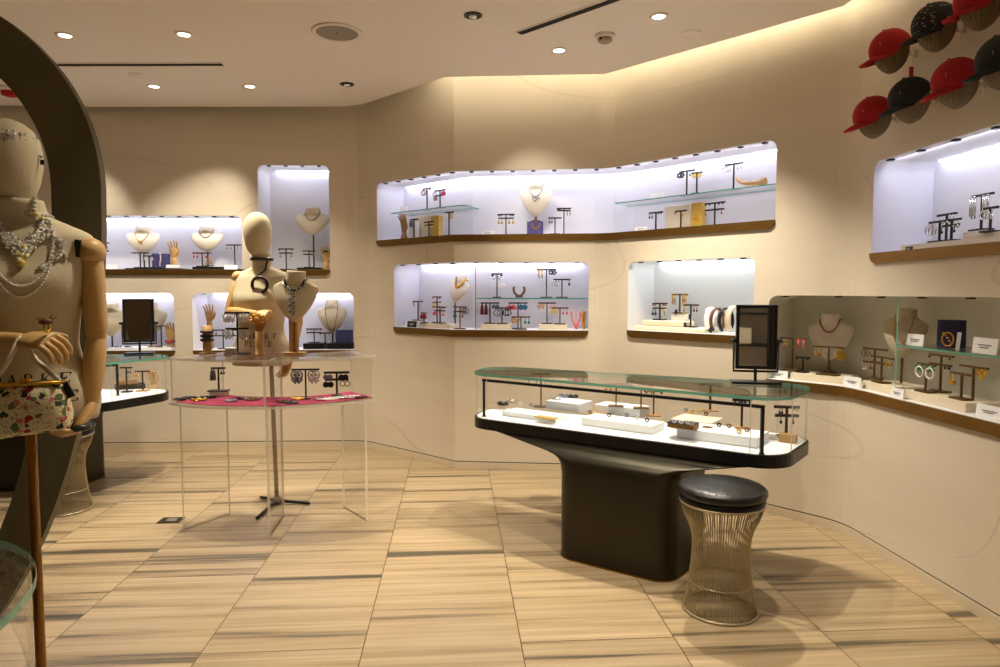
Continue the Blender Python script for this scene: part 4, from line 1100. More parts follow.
def card(key, px, ybot, t, wpx, hpx, label, zb=None, ink=True, black=False):
    p, a = wz(px, ybot, t); zb = NI[key]['zs'] if zb is None else zb; k = (p - CAM).length / F
    tt = thing('sign_card', label, 'sign card', (p.x, p.y, zb), a)
    b = MB(); w, h = wpx * k, hpx * k; b.box((0, 0, h / 2), (w, .006, h), Matrix.Rotation(-.12, 3, 'X')); b.build('card', M_CAPBLK if black else M_CARD, tt)
    if ink:
        b = MB()
        for i, (x0, x1) in enumerate(((-.28, .28), (-.2, .16))): b.box(((x0 + x1) / 2 * w, -.0045 + (.5 - .12 * i - .5) * h * .12, h * (.56 - .16 * i)), ((x1 - x0) * w, .001, h * .06), Matrix.Rotation(-.12, 3, 'X'))
        b.build('print_line', M_CARD if black else M_INK, tt)
def handd(key, px, ytop, ybot, t, label, zb=None, m=M_WOOD, yaw=0, s=1.0, fore=None):
    p, a = wz(px, ytop, t); zb = NI[key]['zs'] if zb is None else zb
    H_ = p.z - zb; s = s * min(1, H_ / .19); fore = H_ / s - .165
    b = MB(); hand_mesh(b, s, .35, 1.0, max(.01, fore), .028); bmesh.ops.translate(b.bm, verts=b.bm.verts, vec=(0, 0, max(.01, fore) * s))
    o = b.build('display_hand', m); o.location = (p.x, p.y, zb); o.rotation_euler = (0, 0, a + yaw); tag(o, label, 'display hand'); return o
def wbust(key, px, ytop, yb, t, wpx, label, zb=None, pole=True, **k):
    p, a = wz(px, ytop, t); q = wz(px, yb, t)[0]; zb = NI[key]['zs'] if zb is None else zb; kk = (p - CAM).length / F
    h = p.z - q.z; pl = q.z - zb
    return (*bust(Vector((p.x, p.y, zb)), a, h, wpx * kk, label, pole=max(0, pl) if pole else 0, **k), h)

# ---- niche D (tall)
t_, B, M, h = wbust('D', 313, 208, 235, .14, 33, 'ivory necklace bust on a dark pole in the tall niche', m=M_LINENL, pm=M_STAND, base=.06)
necklace(B, M, h, 'fine dark V necklace with choker on the ivory bust in the tall niche', EC['brown'], drop=.34, r=.003)
block('D', 297, 321, 267.5, .06, .12, 'black tray under the bust in the tall niche', M_BLACK, name='display_tray', cat='tray')
st('D', 286, 249, .12, 14, (1, .8), 'in the tall niche, beside the mannequin head', pairs(0, (-.9, .9), 'stud', 'black', .012) + pairs(1, (-.8, .8), 'drop', 'brown', .012))
st('D', 309, 251, .10, 12, (1, .8), 'in front of the bust pole in the tall niche', pairs(0, (-.9, .9), 'drop', 'silver', .012), zb=NI['D']['zs'] + .016)
handd('D', 326, 245, 271, .07, 'wooden display hand at the end of the tall niche', s=.9)
p, a = wz(326, 252, .06); b = MB(); b.torus((0, 0, 0), .02, .006, 'z', 16, 6); b.sphere((0, -.022, .004), .012, 8); b.sphere((-.02, -.012, .0), .010, 8); o = b.build('ring', EC['black']); o.location = p; tag(o, 'chunky black ring on the wooden hand in the tall niche', 'ring')
# ---- niche E
t_, B, M, h = wbust('E', 143, 226, 254, .15, 29, 'linen necklace bust beside the purple box in the low niche', pm=M_STAND, m=M_LINENL)
necklace(B, M, h, 'gold triangle pendant necklace on the bust beside the purple box', EC['gold'], drop=.42, r=.0025, pend='cluster')
t_, B, M, h = wbust('E', 207, 226.5, 252, .15, 29, 'linen necklace bust beside the wooden hand, nearest the tall niche', pm=M_STAND, m=M_LINENL)
necklace(B, M, h, 'small brown beaded necklace on the bust nearest the tall niche', EC['brown'], drop=.3, r=.003, beads=True)
zt = block('E', 125, 181, 269.2, .04, .2, 'long thin black tray under the purple box', M_BLACK, name='display_tray', cat='tray', h=.01)
zt2 = block('E', 192, 224, 265, .04, .16, 'black tray under the bust nearest the tall niche', M_BLACK, name='display_tray', cat='tray', h=.022)
st('E', 140, 253, .08, 15, (1,), 'in front of the bust with the gold pendant', pairs(0, (-.9, -.4), 'drop', 'white', .014), zb=zt)
st('E', 149, 256, .07, 10, (1,), 'touching the purple box in the low niche', pairs(0, (-.7, .7), 'drop', 'white', .012), zb=zt)
block('E', 151.5, 167.5, 253.5, .12, .05, 'purple box in the low wall niche beside the wooden hand', M_PURPLE, zb=zt, name='purple_box', cat='box')
p, a = wz(160, 254, .11)
b = MB()
for i in range(6): b.sphere((0.004 * math.sin(i), 0, -.02 * i), .009, 6)
o = b.build('brooch', EC['white']); o.location = p; tag(o, 'white beaded brooch on the front of the purple box', 'brooch')
handd('E', 173.5, 240, 266, .12, 'wooden display hand between the purple box and the second bust', s=.95)
for px, lab in ((110, 'blank white card at the ring end of the low niche'), (173, 'white card at the foot of the wooden hand'), (231, 'white card under the last T-bar stand of the low niche')): card('E', px, 268, .05, 12, 4, lab, ink=False)
st('E', 202, 253, .07, 17, (1,), 'in front of the bust nearest the tall niche', pairs(0, (-.9, -.5, .5), 'drop', 'red', .015), zb=zt2)
p, a = wz(209, 262, .06); b = MB()
for i in range(5):
    for j in range(5 - i): b.sphere(((j - (4 - i) / 2) * .018, 0, .012 + i * .017), .008, 6)
o = b.build('beaded_ornament', EC['gold']); o.location = (p.x, p.y, zt2); tag(o, 'gold triangular bead ornament standing on the black tray', 'ornament')
st('E', 234.5, 245, .1, 16, (1,), 'at the headed mannequin end of the low niche', pairs(0, (-.9, -.4), 'drop', 'gold', .013) + pairs(0, (.4, .9), 'long', 'black', .01))
st('E', 104, 243, .1, 9, (1, .7), 'beside the bronze ring in the low niche', pairs(0, (-.6, .6), 'drop', 'red', .018) + pairs(1, (0,), 'drop', 'black', .02))
# ---- niche F
handd('F', 209, 303, 330, .16, 'dark wooden display hand in the niche behind the acrylic table', m=M_WOODD)
t_, B, M, h = wbust('F', 332, 300, 333, .2, 28, 'grey linen bust in the niche behind the black necklace bust', pm=M_STAND)
necklace(B, M, h, 'long thin brown chain on the grey bust', EC['brown'], drop=.78, r=.0022)
zt = block('F', 303, 324, 346, .06, .14, 'black edged tray with white inlays in the niche', M_BLACK, name='display_tray', cat='tray', h=.05)
zt2 = block('F', 327, 353, 346, .06, .16, 'black tray with small white blocks beside the dark blue box', M_BLACK, name='display_tray', cat='tray', h=.05)
st('F', 314, 329, .12, 15, (1, .75), 'on the inlaid black tray', pairs(0, (-.9, -.4, .4, .9), 'stud', 'black', .012) + pairs(1, (-.9, .9), 'stud', 'silver', .012), zb=zt)
st('F', 325, 333, .1, 12, (1,), 'between the two black trays', pairs(0, (-.7, .7), 'stud', 'black', .01))
block('F', 335.5, 351.5, 330, .1, .07, 'ribbed dark blue box at the end of the niche', M_NAVY, zb=zt2, name='blue_box', cat='box')
st('F', 223, 330, .12, 26, (1, .7), 'in the niche, left of the silver earring tree', pairs(0, (-.8, -.5, .5, .8), 'drop', 'black', .014) + pairs(1, (-.8, .8), 'drop', 'silver', .014))
# ---- niche G
t_, B, M, h = wbust('G', 111, 303, 336, .16, 30, 'linen bust half hidden behind the mannequin forearm', pm=M_STAND)
t_, B, M, h = wbust('G', 150, 303, 336, .16, 30, 'linen bust behind the small square mirror', pm=M_STAND)
st('G', 161, 326, .12, 14, (1,), 'beside the small square mirror, rear left', pairs(0, (-.8, .8), 'stud', 'black', .012))
zt = block('G', 108, 172, 347, .03, .2, 'low white display plinth on the rear left niche floor', M_WHITE, h=.02)
o = handd('G', 170, 321, 348, .1, 'wooden display hand with red wrist band', zb=zt)
p, a = wz(170, 343, .1); b = MB(); b.torus((0, 0, 0), .034, .012, 'z', 20, 8); o = b.build('bracelet', EC['red']); o.location = (p.x, p.y, zt + .05); tag(o, 'red bracelet around the wooden hand at rear left', 'bracelet')
for i, (px, c_, lab) in enumerate(((118, 'grey', 'grey stone trinket on the white plinth'), (128, 'blue', 'bluish trinket on the white plinth behind the mirror post'), (152, 'gold', 'gold trinket on the white plinth beside the mirror'), (158, 'brown', 'brown trinket on the white plinth near the red bracelet'))):
    p, a = wz(px, 345, .06); b = MB()
    for j in range(5): b.sphere((random.uniform(-.03, .03), random.uniform(-.01, .01), .008), random.uniform(.006, .011), 6)
    b.tube([(-.035, 0, .004), (.035, 0, .004)], .004, 6); o = b.build('trinket', EC[c_]); o.location = (p.x, p.y, zt); tag(o, lab, 'trinket')
# ---- upper long niche U
zu = NI['U']['zs']
card('U', 404, 212, .14, 10, 6, 'white card on the bent glass shelf', zb=GS['UL'], ink=False)
st('U', 427, 188.5, .17, 12, (1,), 'with brown hoops on the bent glass shelf', pairs(0, (-.9, -.5), 'hoop', 'brown', .022) + pairs(0, (.9,), 'stud', 'black', .02), zb=GS['UL'])
st('U', 440, 190.5, .15, 15, (1, .72), 'with red pompoms on the bent glass shelf', pairs(0, (-.95,), 'hoop', 'grey', .02) + pairs(0, (.7, .95), 'disc', 'red', .02) + pairs(1, (-.9, -.5), 'chandelier', 'brown', .014), zb=GS['UL'])
handd('U', 404, 213, 240, .13, 'dark wooden display hand under the bent glass shelf', m=M_WOODD)
block('U', 409, 414, 221, .1, .06, 'thin white display block beside the dark wooden hand', M_WHITE)
block('U', 415, 430, 216, .18, .05, 'cream card box under the bent glass shelf', M_CREAM, name='card_box', cat='box')
block('U', 430.5, 438.5, 215.5, .16, .05, 'gold card box under the bent glass shelf', M_GOLDB, name='card_box', cat='box')
st('U', 414, 219.5, .1, 11, (1,), 'beside the dark wooden hand, feathered', pairs(0, (-.9, -.5), 'tassel', 'grey', .014))
st('U', 429, 222, .08, 14, (1, .8), 'in front of the cream and gold boxes', pairs(0, (-.9, -.6), 'drop', 'yellow', .014) + pairs(1, (.5, .9), 'drop', 'gold', .013))
st('U', 449, 212.5, .1, 13, (1,), 'at the convex fold of the longest niche', pairs(0, (-.9, -.6), 'long', 'white', .012) + pairs(0, (.5, .9), 'long', 'gold', .014))
card('U', 488, 235, .05, 13, 3.5, 'white card lying under the middle of the longest niche', ink=True)
st('U', 506, 214.5, .14, 17, (1, .82), 'left of the crystal necklace bust', pairs(0, (-.9, -.6, .6, .9), 'stud', 'black', .014) + pairs(1, (-.9, -.5, .4, .9), 'drop', 'gold', .016))
zt = block('U', 527, 543, 221.5, .12, .09, 'purple box under the crystal necklace bust', M_PURPLE, name='purple_box', cat='box')
t_, B, M, h = wbust('U', 536, 180, 217, .17, 32, 'cream necklace bust on the purple box in the longest niche', zb=zt, m=M_LINENL)
necklace(B, M, h, 'crystal leaf necklace on the bust above the purple box', EC['silver'], drop=.32, r=.004, beads=True, pend='cluster')
p, a = wz(536, 224, .1); b = MB()
for i in range(7):
    u = PI * i / 6; b.sphere((.03 * math.cos(u), -.003, -.035 * math.sin(u)), .008, 6)
o = b.build('bead_swag', EC['gold']); o.location = p; tag(o, 'gold beaded swag hanging on the purple box front', 'necklace')
st('U', 555, 218, .1, 13, (1,), 'right of the purple box, shorter of two', pairs(0, (-.9, -.5), 'drop', 'brown', .014))
st('U', 564, 208.5, .16, 14, (1, .92), 'right of the purple box, taller of two', pairs(0, (-.9, -.6), 'stud', 'black', .016) + pairs(1, (.5, .9), 'long', 'black', .01))
card('U', 657, 197, .15, 15, 6, 'white card on the straight glass shelf of the longest niche', zb=GS['UR'], ink=False)
st('U', 687, 171, .16, 17, (1,), 'with navy flower earrings on the glass shelf', pairs(0, (-.95, -.6), 'flower', 'black', .026) + pairs(0, (.5, .9), 'drop', 'grey', .014), zb=GS['UR'])
st('U', 697, 173, .14, 11, (1,), 'with yellow flower earrings on the glass shelf', pairs(0, (-.5, .6), 'flower', 'yellow', .02), zb=GS['UR'])
st('U', 734, 164, .16, 18, (1,), 'in front of the lying wooden hand', pairs(0, (-.95, -.6), 'hoop', 'silver', .016) + pairs(0, (.5, .9), 'long', 'silver', .01), zb=GS['UR'])
p, a = wz(757, 182, .15); b = MB(); hand_mesh(b, .95, .5, .6, .06, .026)
bmesh.ops.transform(b.bm, matrix=Matrix.Rotation(-PI / 2, 4, 'Y') @ Matrix.Rotation(PI / 2, 4, 'Z'), verts=b.bm.verts); mnz = min(v.co.z for v in b.bm.verts)
o = b.build('display_hand', M_WOOD); o.location = (p.x, p.y, GS['UR'] - mnz + .001); o.rotation_euler = (0, 0, a); tag(o, 'wooden display hand lying on the glass shelf', 'display hand')
card('U', 641, 233, .05, 14, 4, 'white card in front of the cream box, longest niche', ink=True)
block('U', 665, 690, 205.5, .2, .05, 'large cream card box under the straight glass shelf', M_CREAM, name='card_box', cat='box')
block('U', 691, 702, 202.5, .16, .05, 'yellow gold card box under the straight glass shelf', M_GOLDB, name='card_box', cat='box')
st('U', 656, 212.5, .12, 16, (1,), 'left of the large cream card box', pairs(0, (-.9, -.5), 'drop', 'brown', .014) + pairs(0, (.5, .9), 'stud', 'black', .014))
st('U', 681, 211, .12, 12, (1,), 'in front of the large cream card box', pairs(0, (-.9,), 'stud', 'brown', .02) + pairs(0, (.5,), 'drop', 'gold', .012))
p, a = wz(696, 219, .15); b = MB(); b.torus((0, 0, 0), .016, .005, 'y', 16, 6); b.sphere((0, -.004, -.016), .008, 8); o = b.build('brooch', EC['gold']); o.location = p; tag(o, 'gold brooch on the yellow gold card box', 'brooch')
st('U', 715, 203, .16, 21, (1, .72), 'right of the yellow gold card box', pairs(0, (-.9, -.5, .5, .9), 'stud', 'black', .014) + pairs(1, (-.9, .8), 'drop', 'red', .012))
# ---- folded lower niche L
zl = NI['L']['zs']
zc_ = block('L', 405, 419, 318.5, .08, .12, 'white display block behind the black sign', M_WHITE, h=.05)
zd = block('L', 419, 450, 325, .05, .13, 'long cream display block beside the black sign', M_CREAM, h=.035)
card('L', 412, 328, .02, 13, 6, 'small black sign in the corner of the folded niche', black=True)
t_, B, M, h = wbust('L', 455, 274, 303, .17, 24, 'tilted ivory bust in the folded niche', m=M_LINENL, tilt=-.12, lean=.26, yaw=.1, pm=M_STANDB)
necklace(B, M, h, 'chunky gold link necklace on the tilted ivory bust', EC['gold'], drop=.3, r=.006, beads=True)
st('L', 418, 301.5, .12, 14, (1,), 'with gold drops on the white block by the black sign', pairs(0, (-.95, -.6), 'long', 'gold', .01) + pairs(0, (.6,), 'drop', 'pink', .014), m=M_STANDB, zb=zc_)
st('L', 424, 313, .06, 8, (1,), 'with red beads in front of the gold drop stand', pairs(0, (-.6, .0, .6), 'disc', 'red', .018), zb=zd, m=M_STANDB)
st('L', 437, 297, .15, 12, (1, .8), 'with citrine drops, tallest beside the tilted bust', pairs(0, (-.9, .9), 'stud', 'brown', .014) + pairs(1, (-.9, -.5, .5, .9), 'drop', 'yellow', .016), m=M_STANDB, zb=zd)
st('L', 440, 307, .09, 17, (1, .78), 'with pink drops under the tilted bust', pairs(0, (.6, .9), 'stud', 'brown', .012) + pairs(1, (-.9, -.55), 'disc', 'pink', .014) + pairs(1, (.6, .9), 'drop', 'pink', .014), m=M_STANDB, zb=zd)
st('L', 460, 307, .08, 14, (1, .8), 'beside the upright glass divider', pairs(0, (.6, .95), 'hoop', 'brown', .018) + pairs(1, (-.9, -.6), 'drop', 'green', .016) + pairs(1, (.4,), 'drop', 'red', .016), m=M_STANDB)
zs_ = GS['LR']
st('L', 497, 274, .15, 11, (1,), 'with white flowers, nearest the glass divider', pairs(0, (-.9, .9), 'stud', 'black', .02) + pairs(0, (-.6, .5), 'chandelier', 'silver', .016), zb=zs_)
p, a = wz(499, 286, .12); b = MB()
for i in range(6): b.sphere((.018 * math.cos(i * 1.05), 0, .014 * math.sin(i * 1.05)), .013, 6, (1, .4, .8))
o = b.build('fabric_flower', EC['white']); o.location = (p.x + .02, p.y, p.z); tag(o, 'white fabric flower earring piece on the glass shelf stand', 'flower')
p, a = wz(519, 291, .16); b = MB()
for i in range(17):
    u = -PI * .1 + PI * 1.2 * i / 16; q = (.042 * math.cos(PI + u), 0, .06 - .05 * math.sin(u) * (1 if 0 < u < PI else .9)); b.sphere(q, .011, 7)
b.cyl((0, .012, -.005), (0, .012, .01), .03, 14)
mn = min(v.co.z for v in b.bm.verts)
o = b.build('collar_necklace', EC['brown']); o.location = (p.x, p.y, zs_ - mn + .001); o.rotation_euler = (0, 0, a); tag(o, 'U shaped brown stone collar necklace standing on the glass shelf', 'necklace')
st('L', 546.5, 269.5, .16, 19, (1,), 'with gold fringe, tallest on the glass shelf', pairs(0, (-.85, -.5), 'long', 'gold', .018) + pairs(0, (.5,), 'flower', 'black', .024) + pairs(0, (.85,), 'flower', 'black', .024), zb=zs_, base=(.09, .05))
st('L', 562, 279.5, .12, 17, (1,), 'shortest on the glass shelf, nearest the niche end', pairs(0, (-.95, -.6), 'hoop', 'silver', .02) + pairs(0, (.9,), 'drop', 'black', .016), zb=zs_)
ze = block('L', 481, 510, 325, .05, .16, 'cream display block under the dark red tassels', M_CREAM, h=.04)
zf_ = block('L', 539, 567, 325, .05, .16, 'cream display block near the niche end', M_CREAM, h=.04)
st('L', 490, 303, .12, 19, (1,), 'with dark red tassels', pairs(0, (-.9, -.45), 'tassel', 'darkred', .026) + pairs(0, (.45, .85), 'disc', 'grey', .02), zb=ze)
st('L', 502, 308, .08, 14, (1,), 'with dark hoops beside the red tassels', pairs(0, (-.75, -.2), 'hoop', 'grey', .026) + pairs(0, (.6, .98), 'hoop', 'black', .024), zb=ze)
st('L', 518, 303, .14, 19, (1,), 'with coral fans and blue drops', pairs(0, (-.95, -.5), 'fan', 'pink', .03) + pairs(0, (.35, .8), 'disc', 'blue', .024), m=M_STAND)
st('L', 521, 317, .06, 19, (1,), 'short, in front of the coral fans', pairs(0, (-.9, -.4), 'chandelier', 'gold', .018) + pairs(0, (.5, .9), 'drop', 'green', .018), m=M_STANDB)
st('L', 547, 303, .13, 18, (1,), 'with gold drops on the cream block near the niche end', pairs(0, (-.95, -.5), 'chandelier', 'gold', .016) + pairs(0, (.4, .9), 'drop', 'pink', .014), zb=zf_)
st('L', 560, 308, .08, 17, (1,), 'with citrine and coral drops near the niche end', pairs(0, (-.95, -.5), 'chandelier', 'yellow', .016) + pairs(0, (.4, .9), 'drop', 'pink', .02), zb=zf_)
for px, nm, c_ in ((576, 'coral and gold beaded bib necklace at the niche end', 'pink'), (583.5, 'narrow gold beaded necklace at the very end of the niche', 'gold')):
    p, a = wz(px, 311, .1); b = MB(); H_ = p.z - zl
    w_ = .035 if c_ == 'pink' else .012
    for i in range(15):
        u = i / 14; b.sphere((-w_ * (1 - u ** 2), 0, .012 + (H_ - .02) * (1 - u)), .0075, 6); b.sphere((w_ * (1 - u ** 2), 0, .012 + (H_ - .02) * (1 - u)), .0075, 6)
    for i in range(6): b.sphere((random.uniform(-.02, .02) * (w_ / .035), -.002, .02 + random.uniform(-.012, .02)), .009, 6)
    b.box((0, .008, H_ / 2), (.005, .005, H_)); o = b.build('bead_necklace', EC[c_]); o.location = (p.x, p.y, zl); o.rotation_euler = (0, 0, a); tag(o, lab := nm, 'necklace')
# ---- niche A (headbands)
za = NI['A']['zs']
z1_ = block('A', 633, 705, 330, .05, .2, 'long cream slab under the stands in the headband niche', M_CREAM, h=.03, bev=.008)
z2_ = block('A', 642, 684, 324, .09, .14, 'shorter cream slab stacked on the long slab, headband niche', M_CREAM, zb=z1_, h=.04, bev=.008)
st('A', 660, 303.5, .14, 17, (1, .72), 'at the corner of the headband niche', pairs(0, (-.9, -.6, .6, .9), 'stud', 'brown', .016) + pairs(1, (-.9, -.5), 'drop', 'black', .018) + pairs(1, (.8,), 'long', 'gold', .014), zb=z2_, m=M_STAND)
z3_ = block('A', 671, 688, 318, .18, .06, 'small clear acrylic block behind the slabs in the headband niche', M_ACEDGE, zb=z2_, h=.05)
st('A', 680, 294.5, .2, 18, (1,), 'with long gold fringe, tallest in the headband niche', pairs(0, (-.9, -.6), 'long', 'gold', .022) + pairs(0, (.5, .8), 'long', 'gold', .024), zb=z3_, m=M_STANDB)
st('A', 691, 305, .12, 17, (1,), 'beside the headbands', pairs(0, (-.9,), 'long', 'gold', .016) + pairs(0, (.5, .9), 'drop', 'brown', .016), zb=z1_)
for px, py, lab in ((677, 312, 'black tag on the tallest fringe stand post'), (686, 325, 'black tag lying before the stacked slabs'), (691, 317, 'black tag on the stand beside the headbands')):
    p, a = wz(px, py, .1 if px != 677 else .185); b = MB(); b.box((0, -.012, 0), (.022, .003, .034)); o = b.build('price_tag', M_CAPBLK); o.location = p; o.rotation_euler = (0, 0, a); tag(o, lab, 'tag')
def headband(px, ytop, t, c_, lab, r=.075, wd=.032, dots=False):
    p, a = wz(px, ytop, t); M = c_
    tt = thing('headband_display', lab, 'headband', (p.x, p.y, za), a - .55)
    r = (p.z - za) / 2
    b = MB(); b.rings([[Vector((xx, (r * .62 - ins) * math.cos(u), r + (r - ins) * math.sin(u))) for xx, ins in ((-wd / 2, 0), (wd / 2, 0), (wd / 2, .012), (-wd / 2, .012))] for u in [(-.32 * PI + 1.64 * PI * k / 30) for k in range(31)]])
    b.build('band', M, tt)
    return tt
M_DOT = mat('dotted_satin', (222, 206, 180), .5, var=.35, vscale=240)
def oval_panel(px, ytop, t, lab, hw):
    p, a = wz(px, ytop, t); h_ = p.z - za; b = MB(); b.lathe([(hw * .2, .0), (hw * .7, .012), (hw, h_ * .5), (hw * .7, h_ - .012), (hw * .2, h_)], 24, (0, 0, 0), 1, .25)
    o = b.build('oval_display', M_WHITE); o.location = (p.x, p.y, za); o.rotation_euler = (0, 0, a); tag(o, lab, 'display form')
oval_panel(711, 307, .14, 'white oval headband form in front of the fringe stands', .055)
headband(717.5, 307.5, .11, EC['brown'], 'dark brown knotted headband on the white oval form', wd=.028)
headband(726, 307.5, .09, EC['black'], 'charcoal headband in the middle of the headband niche', wd=.03)
headband(735, 305.5, .09, M_DOT, 'pale dotted headband beside the mirror frame', wd=.06)
p, a = wz(711, 332, .07); b = MB(); b.box((0, 0, .02), (.03, .004, .04), Matrix.Rotation(.6, 3, 'Y')); mn = min(v.co.z for v in b.bm.verts); o = b.build('price_tag', M_CAPBLK); o.location = (p.x, p.y, za - mn); o.rotation_euler = (0, 0, a); tag(o, 'black tag leaning at the foot of the white oval form', 'tag')
# ---- niche B
zb_n = NI['B']['zs']
def fl(px, py, z): w = at_z(px, py, z); return w
def angB(w):  # wall direction at the nearest wall point
    d = min(range(len(PATH) - 1), key=lambda i: (PATH[i].lerp(PATH[i + 1], .5) - flat(w)).length if i not in (18, 24) else min((PATH[i].lerp(PATH[i + 1], k / 20) - flat(w)).length for k in range(21)))
    e = PATH[d + 1] - PATH[d]; return math.atan2(e.y, e.x)
def stB(px, ybase, z, ytop, wpx, tiers, where, ears=(), yaw=0, **k):
    w = fl(px, ybase, z); q = at_y(px, ytop, w.y); kk = (w - CAM).length / F
    return stand(Vector((w.x, w.y, z)), angB(w) * .55 + yaw, q.z - z, wpx * kk, tiers, where, ears, **k)
def blockB(px, py, z, w_, d_, h_, lab, m=M_CREAM, ang=None, name='display_block', cat='display block', bev=.003):
    w = fl(px, py, z); b = MB(); b.box((0, 0, h_ / 2), (w_, d_, h_), None, bev); o = b.build(name, m); o.location = (w.x, w.y, z); o.rotation_euler = (0, 0, angB(w) if ang is None else ang); tag(o, lab, cat); return z + h_
z1b = block('B', 790, 843, 381, .07, .22, 'cream slab under the first bust of the grey niche', h=.04)
z2b = block('B', 862, 893, 387, .06, .2, 'cream slab under the tilted bust of the grey niche', h=.04)
z3b = block('B', 902, 966, 399, .05, .17, 'large cream slab under the green ring stand', h=.04)
z4b = block('B', 781, 795, 371, .18, .1, 'clear acrylic slab at the corner of the grey niche', M_ACEDGE, h=.05)
st('B', 793, 338.5, .12, 24, (1,), 'at the corner of the grey niche beside the mirror', pairs(0, (-.9, -.5), 'drop', 'gold', .016) + pairs(0, (.5, .9), 'long', 'pink', .016), m=M_STANDB, zb=z4b)
st('B', 803, 357.5, .13, 13, (1,), 'shortest, before the first bust of the grey niche', pairs(0, (-.8, .8), 'stud', 'black', .014), zb=z1b)
t_, B, M, hB = wbust('B', 831, 313, 360, .2, 38, 'ivory bust with red beads, first in the grey niche', zb=z1b, m=M_LINENL, pm=M_STAND, yaw=.1)
necklace(B, M, hB, 'red and gold beaded necklace on the first bust of the grey niche', EC['red'], drop=.26, r=.0035, beads=True)
st('B', 829, 347, .11, 28, (1,), 'in front of the ivory bust with red beads', pairs(0, (-.85, -.5), 'drop', 'gold', .018) + pairs(0, (.6,), 'drop', 'gold', .018) + pairs(0, (.85,), 'disc', 'gold', .034), m=M_STANDB, base=(.12, .07), zb=z1b)
st('B', 875, 349, .17, 26, (1, .55), 'left of two before the tilted bust', pairs(0, (-.9, -.6), 'hoop', 'brown', .015) + pairs(1, (-.9, -.6), 'drop', 'silver', .015), m=M_STANDB, zb=z2b)
st('B', 882, 357.5, .1, 30, (1, .78), 'right of two before the tilted bust', pairs(0, (.6, .95), 'drop', 'gold', .015) + pairs(1, (-.9, -.6), 'drop', 'brown', .015), m=M_STANDB, zb=z2b)
t_, B, M, hB2 = wbust('B', 904, 308, 358, .2, 37, 'grey linen bust turned aside behind the glass divider', pm=M_STANDB, yaw=.5, lean=.06, base=.06)
necklace(B, M, hB2, 'long thin gold chain on the bust behind the glass divider', EC['gold'], drop=.6, r=.0022)
st('B', 926.5, 364.5, .1, 22, (1,), 'with green studs and white rings', pairs(0, (-.9, -.4, .4, .9), 'flower', 'green', .017) + pairs(0, (-.6, .6), 'hoop', 'white', .028), m=M_STANDB, zb=z3b)
st('B', 941.5, 355.5, .18, 28, (1, .75), 'under the glass shelf behind the green stud stand', pairs(0, (-.9, .9), 'stud', 'brown', .015) + pairs(1, (-.9, .6, .95), 'stud', 'black', .017), m=M_STANDB, zb=z3b)
st('B', 962, 374, .11, 26, (1,), 'left of two with gold clusters, under the glass shelf', pairs(0, (-.9, -.6), 'drop', 'gold', .022), m=M_STANDB, zb=z3b)
st('B', 974, 367, .15, 30, (1,), 'right of two with gold clusters, under the glass shelf', pairs(0, (.5, .9), 'flower', 'gold', .018) + pairs(0, (.7,), 'drop', 'yellow', .022), m=M_STANDB)
zsh = GS['BR']
p, a = wz(952, 320, .2)
b = MB(); b.lathe([(.06, 0), (.062, .005), (.06, p.z - zsh)], 32, (0, 0, 0), 1, .55); o = b.build('bracelet_form', M_NAVY); o.location = (p.x, p.y, zsh); o.rotation_euler = (0, 0, a + .6); tag(o, 'dark navy upright bracelet form on the glass shelf', 'display form')
b = MB(); b.torus((0, 0, 0), .032, .004, 'y', 20, 6, .75)
for i in range(5): b.sphere((.018 * (i - 2) * .5, -.004, .03 - i * .012), .006, 6)
q, _ = wz(948, 333, .13); o = b.build('bracelet', EC['gold']); o.location = (q.x, q.y, zsh + .045); o.rotation_euler = (0, 0, a + .6); tag(o, 'gold charm bracelet leaning on the navy form', 'bracelet')
q, _ = wz(958.5, 339, .1); b = MB(); b.box((0, 0, .042), (.016, .004, .084), Matrix.Rotation(.08, 3, 'Y')); mn = min(v.co.z for v in b.bm.verts); o = b.build('price_tag', M_CARD); o.location = (q.x, q.y, zsh - mn); o.rotation_euler = (0, 0, a + .8); tag(o, 'tall white tag leaning on the navy bracelet form', 'tag')
card('B', 915.5, 345, .09, 20, 10, 'white printed card on the glass shelf by the divider', zb=zsh)
card('B', 985, 355, .09, 25, 13, 'white printed card on the glass shelf beside the navy form', zb=zsh)
card('B', 777, 379, .06, 20, 7, 'white card at the corner of the grey niche'); card('B', 852, 388, .03, 20, 9, 'white card between the two cream slabs'); card('B', 897.5, 397, .02, 16, 8, 'white card below the glass divider'); card('B', 990, 413, .05, 27, 10, 'white card nearest the front edge of the grey niche')
p, a = wz(997, 402, .2); b = MB(); b.sphere((0, 0, .012), .012, 8); b.torus((0, 0, .006), .02, .006, 'z', 14, 6); mn = min(v.co.z for v in b.bm.verts); o = b.build('ring', EC['black']); o.location = (p.x, p.y, zb_n - mn); tag(o, 'small black ring behind the front card in the grey niche', 'ring')
# ---- niche C
zc_n = NI['C']['zs']
zk = block('C', 900, 1010, 248, .07, .2, 'long low cream slab in the niche under the caps', M_CREAM, h=.03)
zk2 = block('C', 962, 1010, 237, .1, .14, 'pale slab stacked on the long slab under the caps', M_CREAM, zb=zk, h=.02)
zk3 = block('C', 963, 985, 232, .16, .06, 'clear acrylic block under the silver chain stand', M_ACEDGE, zb=zk2, h=.02)
st('C', 947, 214.5, .16, 22, (1,), 'at back of the cluster under the caps', pairs(0, (.5, .9), 'drop', 'silver', .014), zb=zk)
st('C', 940, 221.5, .11, 25, (1,), 'with silver hoops, in front of the cluster under the caps', pairs(0, (-.9, -.6), 'hoop', 'silver', .026) + pairs(0, (.5, .9), 'stud', 'silver', .012), zb=zk)
st('C', 952, 220, .12, 20, (1, .75), 'at the right of the cluster under the caps', pairs(0, (.5, .9), 'drop', 'silver', .014) + pairs(1, (-.9, .6), 'drop', 'black', .012), zb=zk)
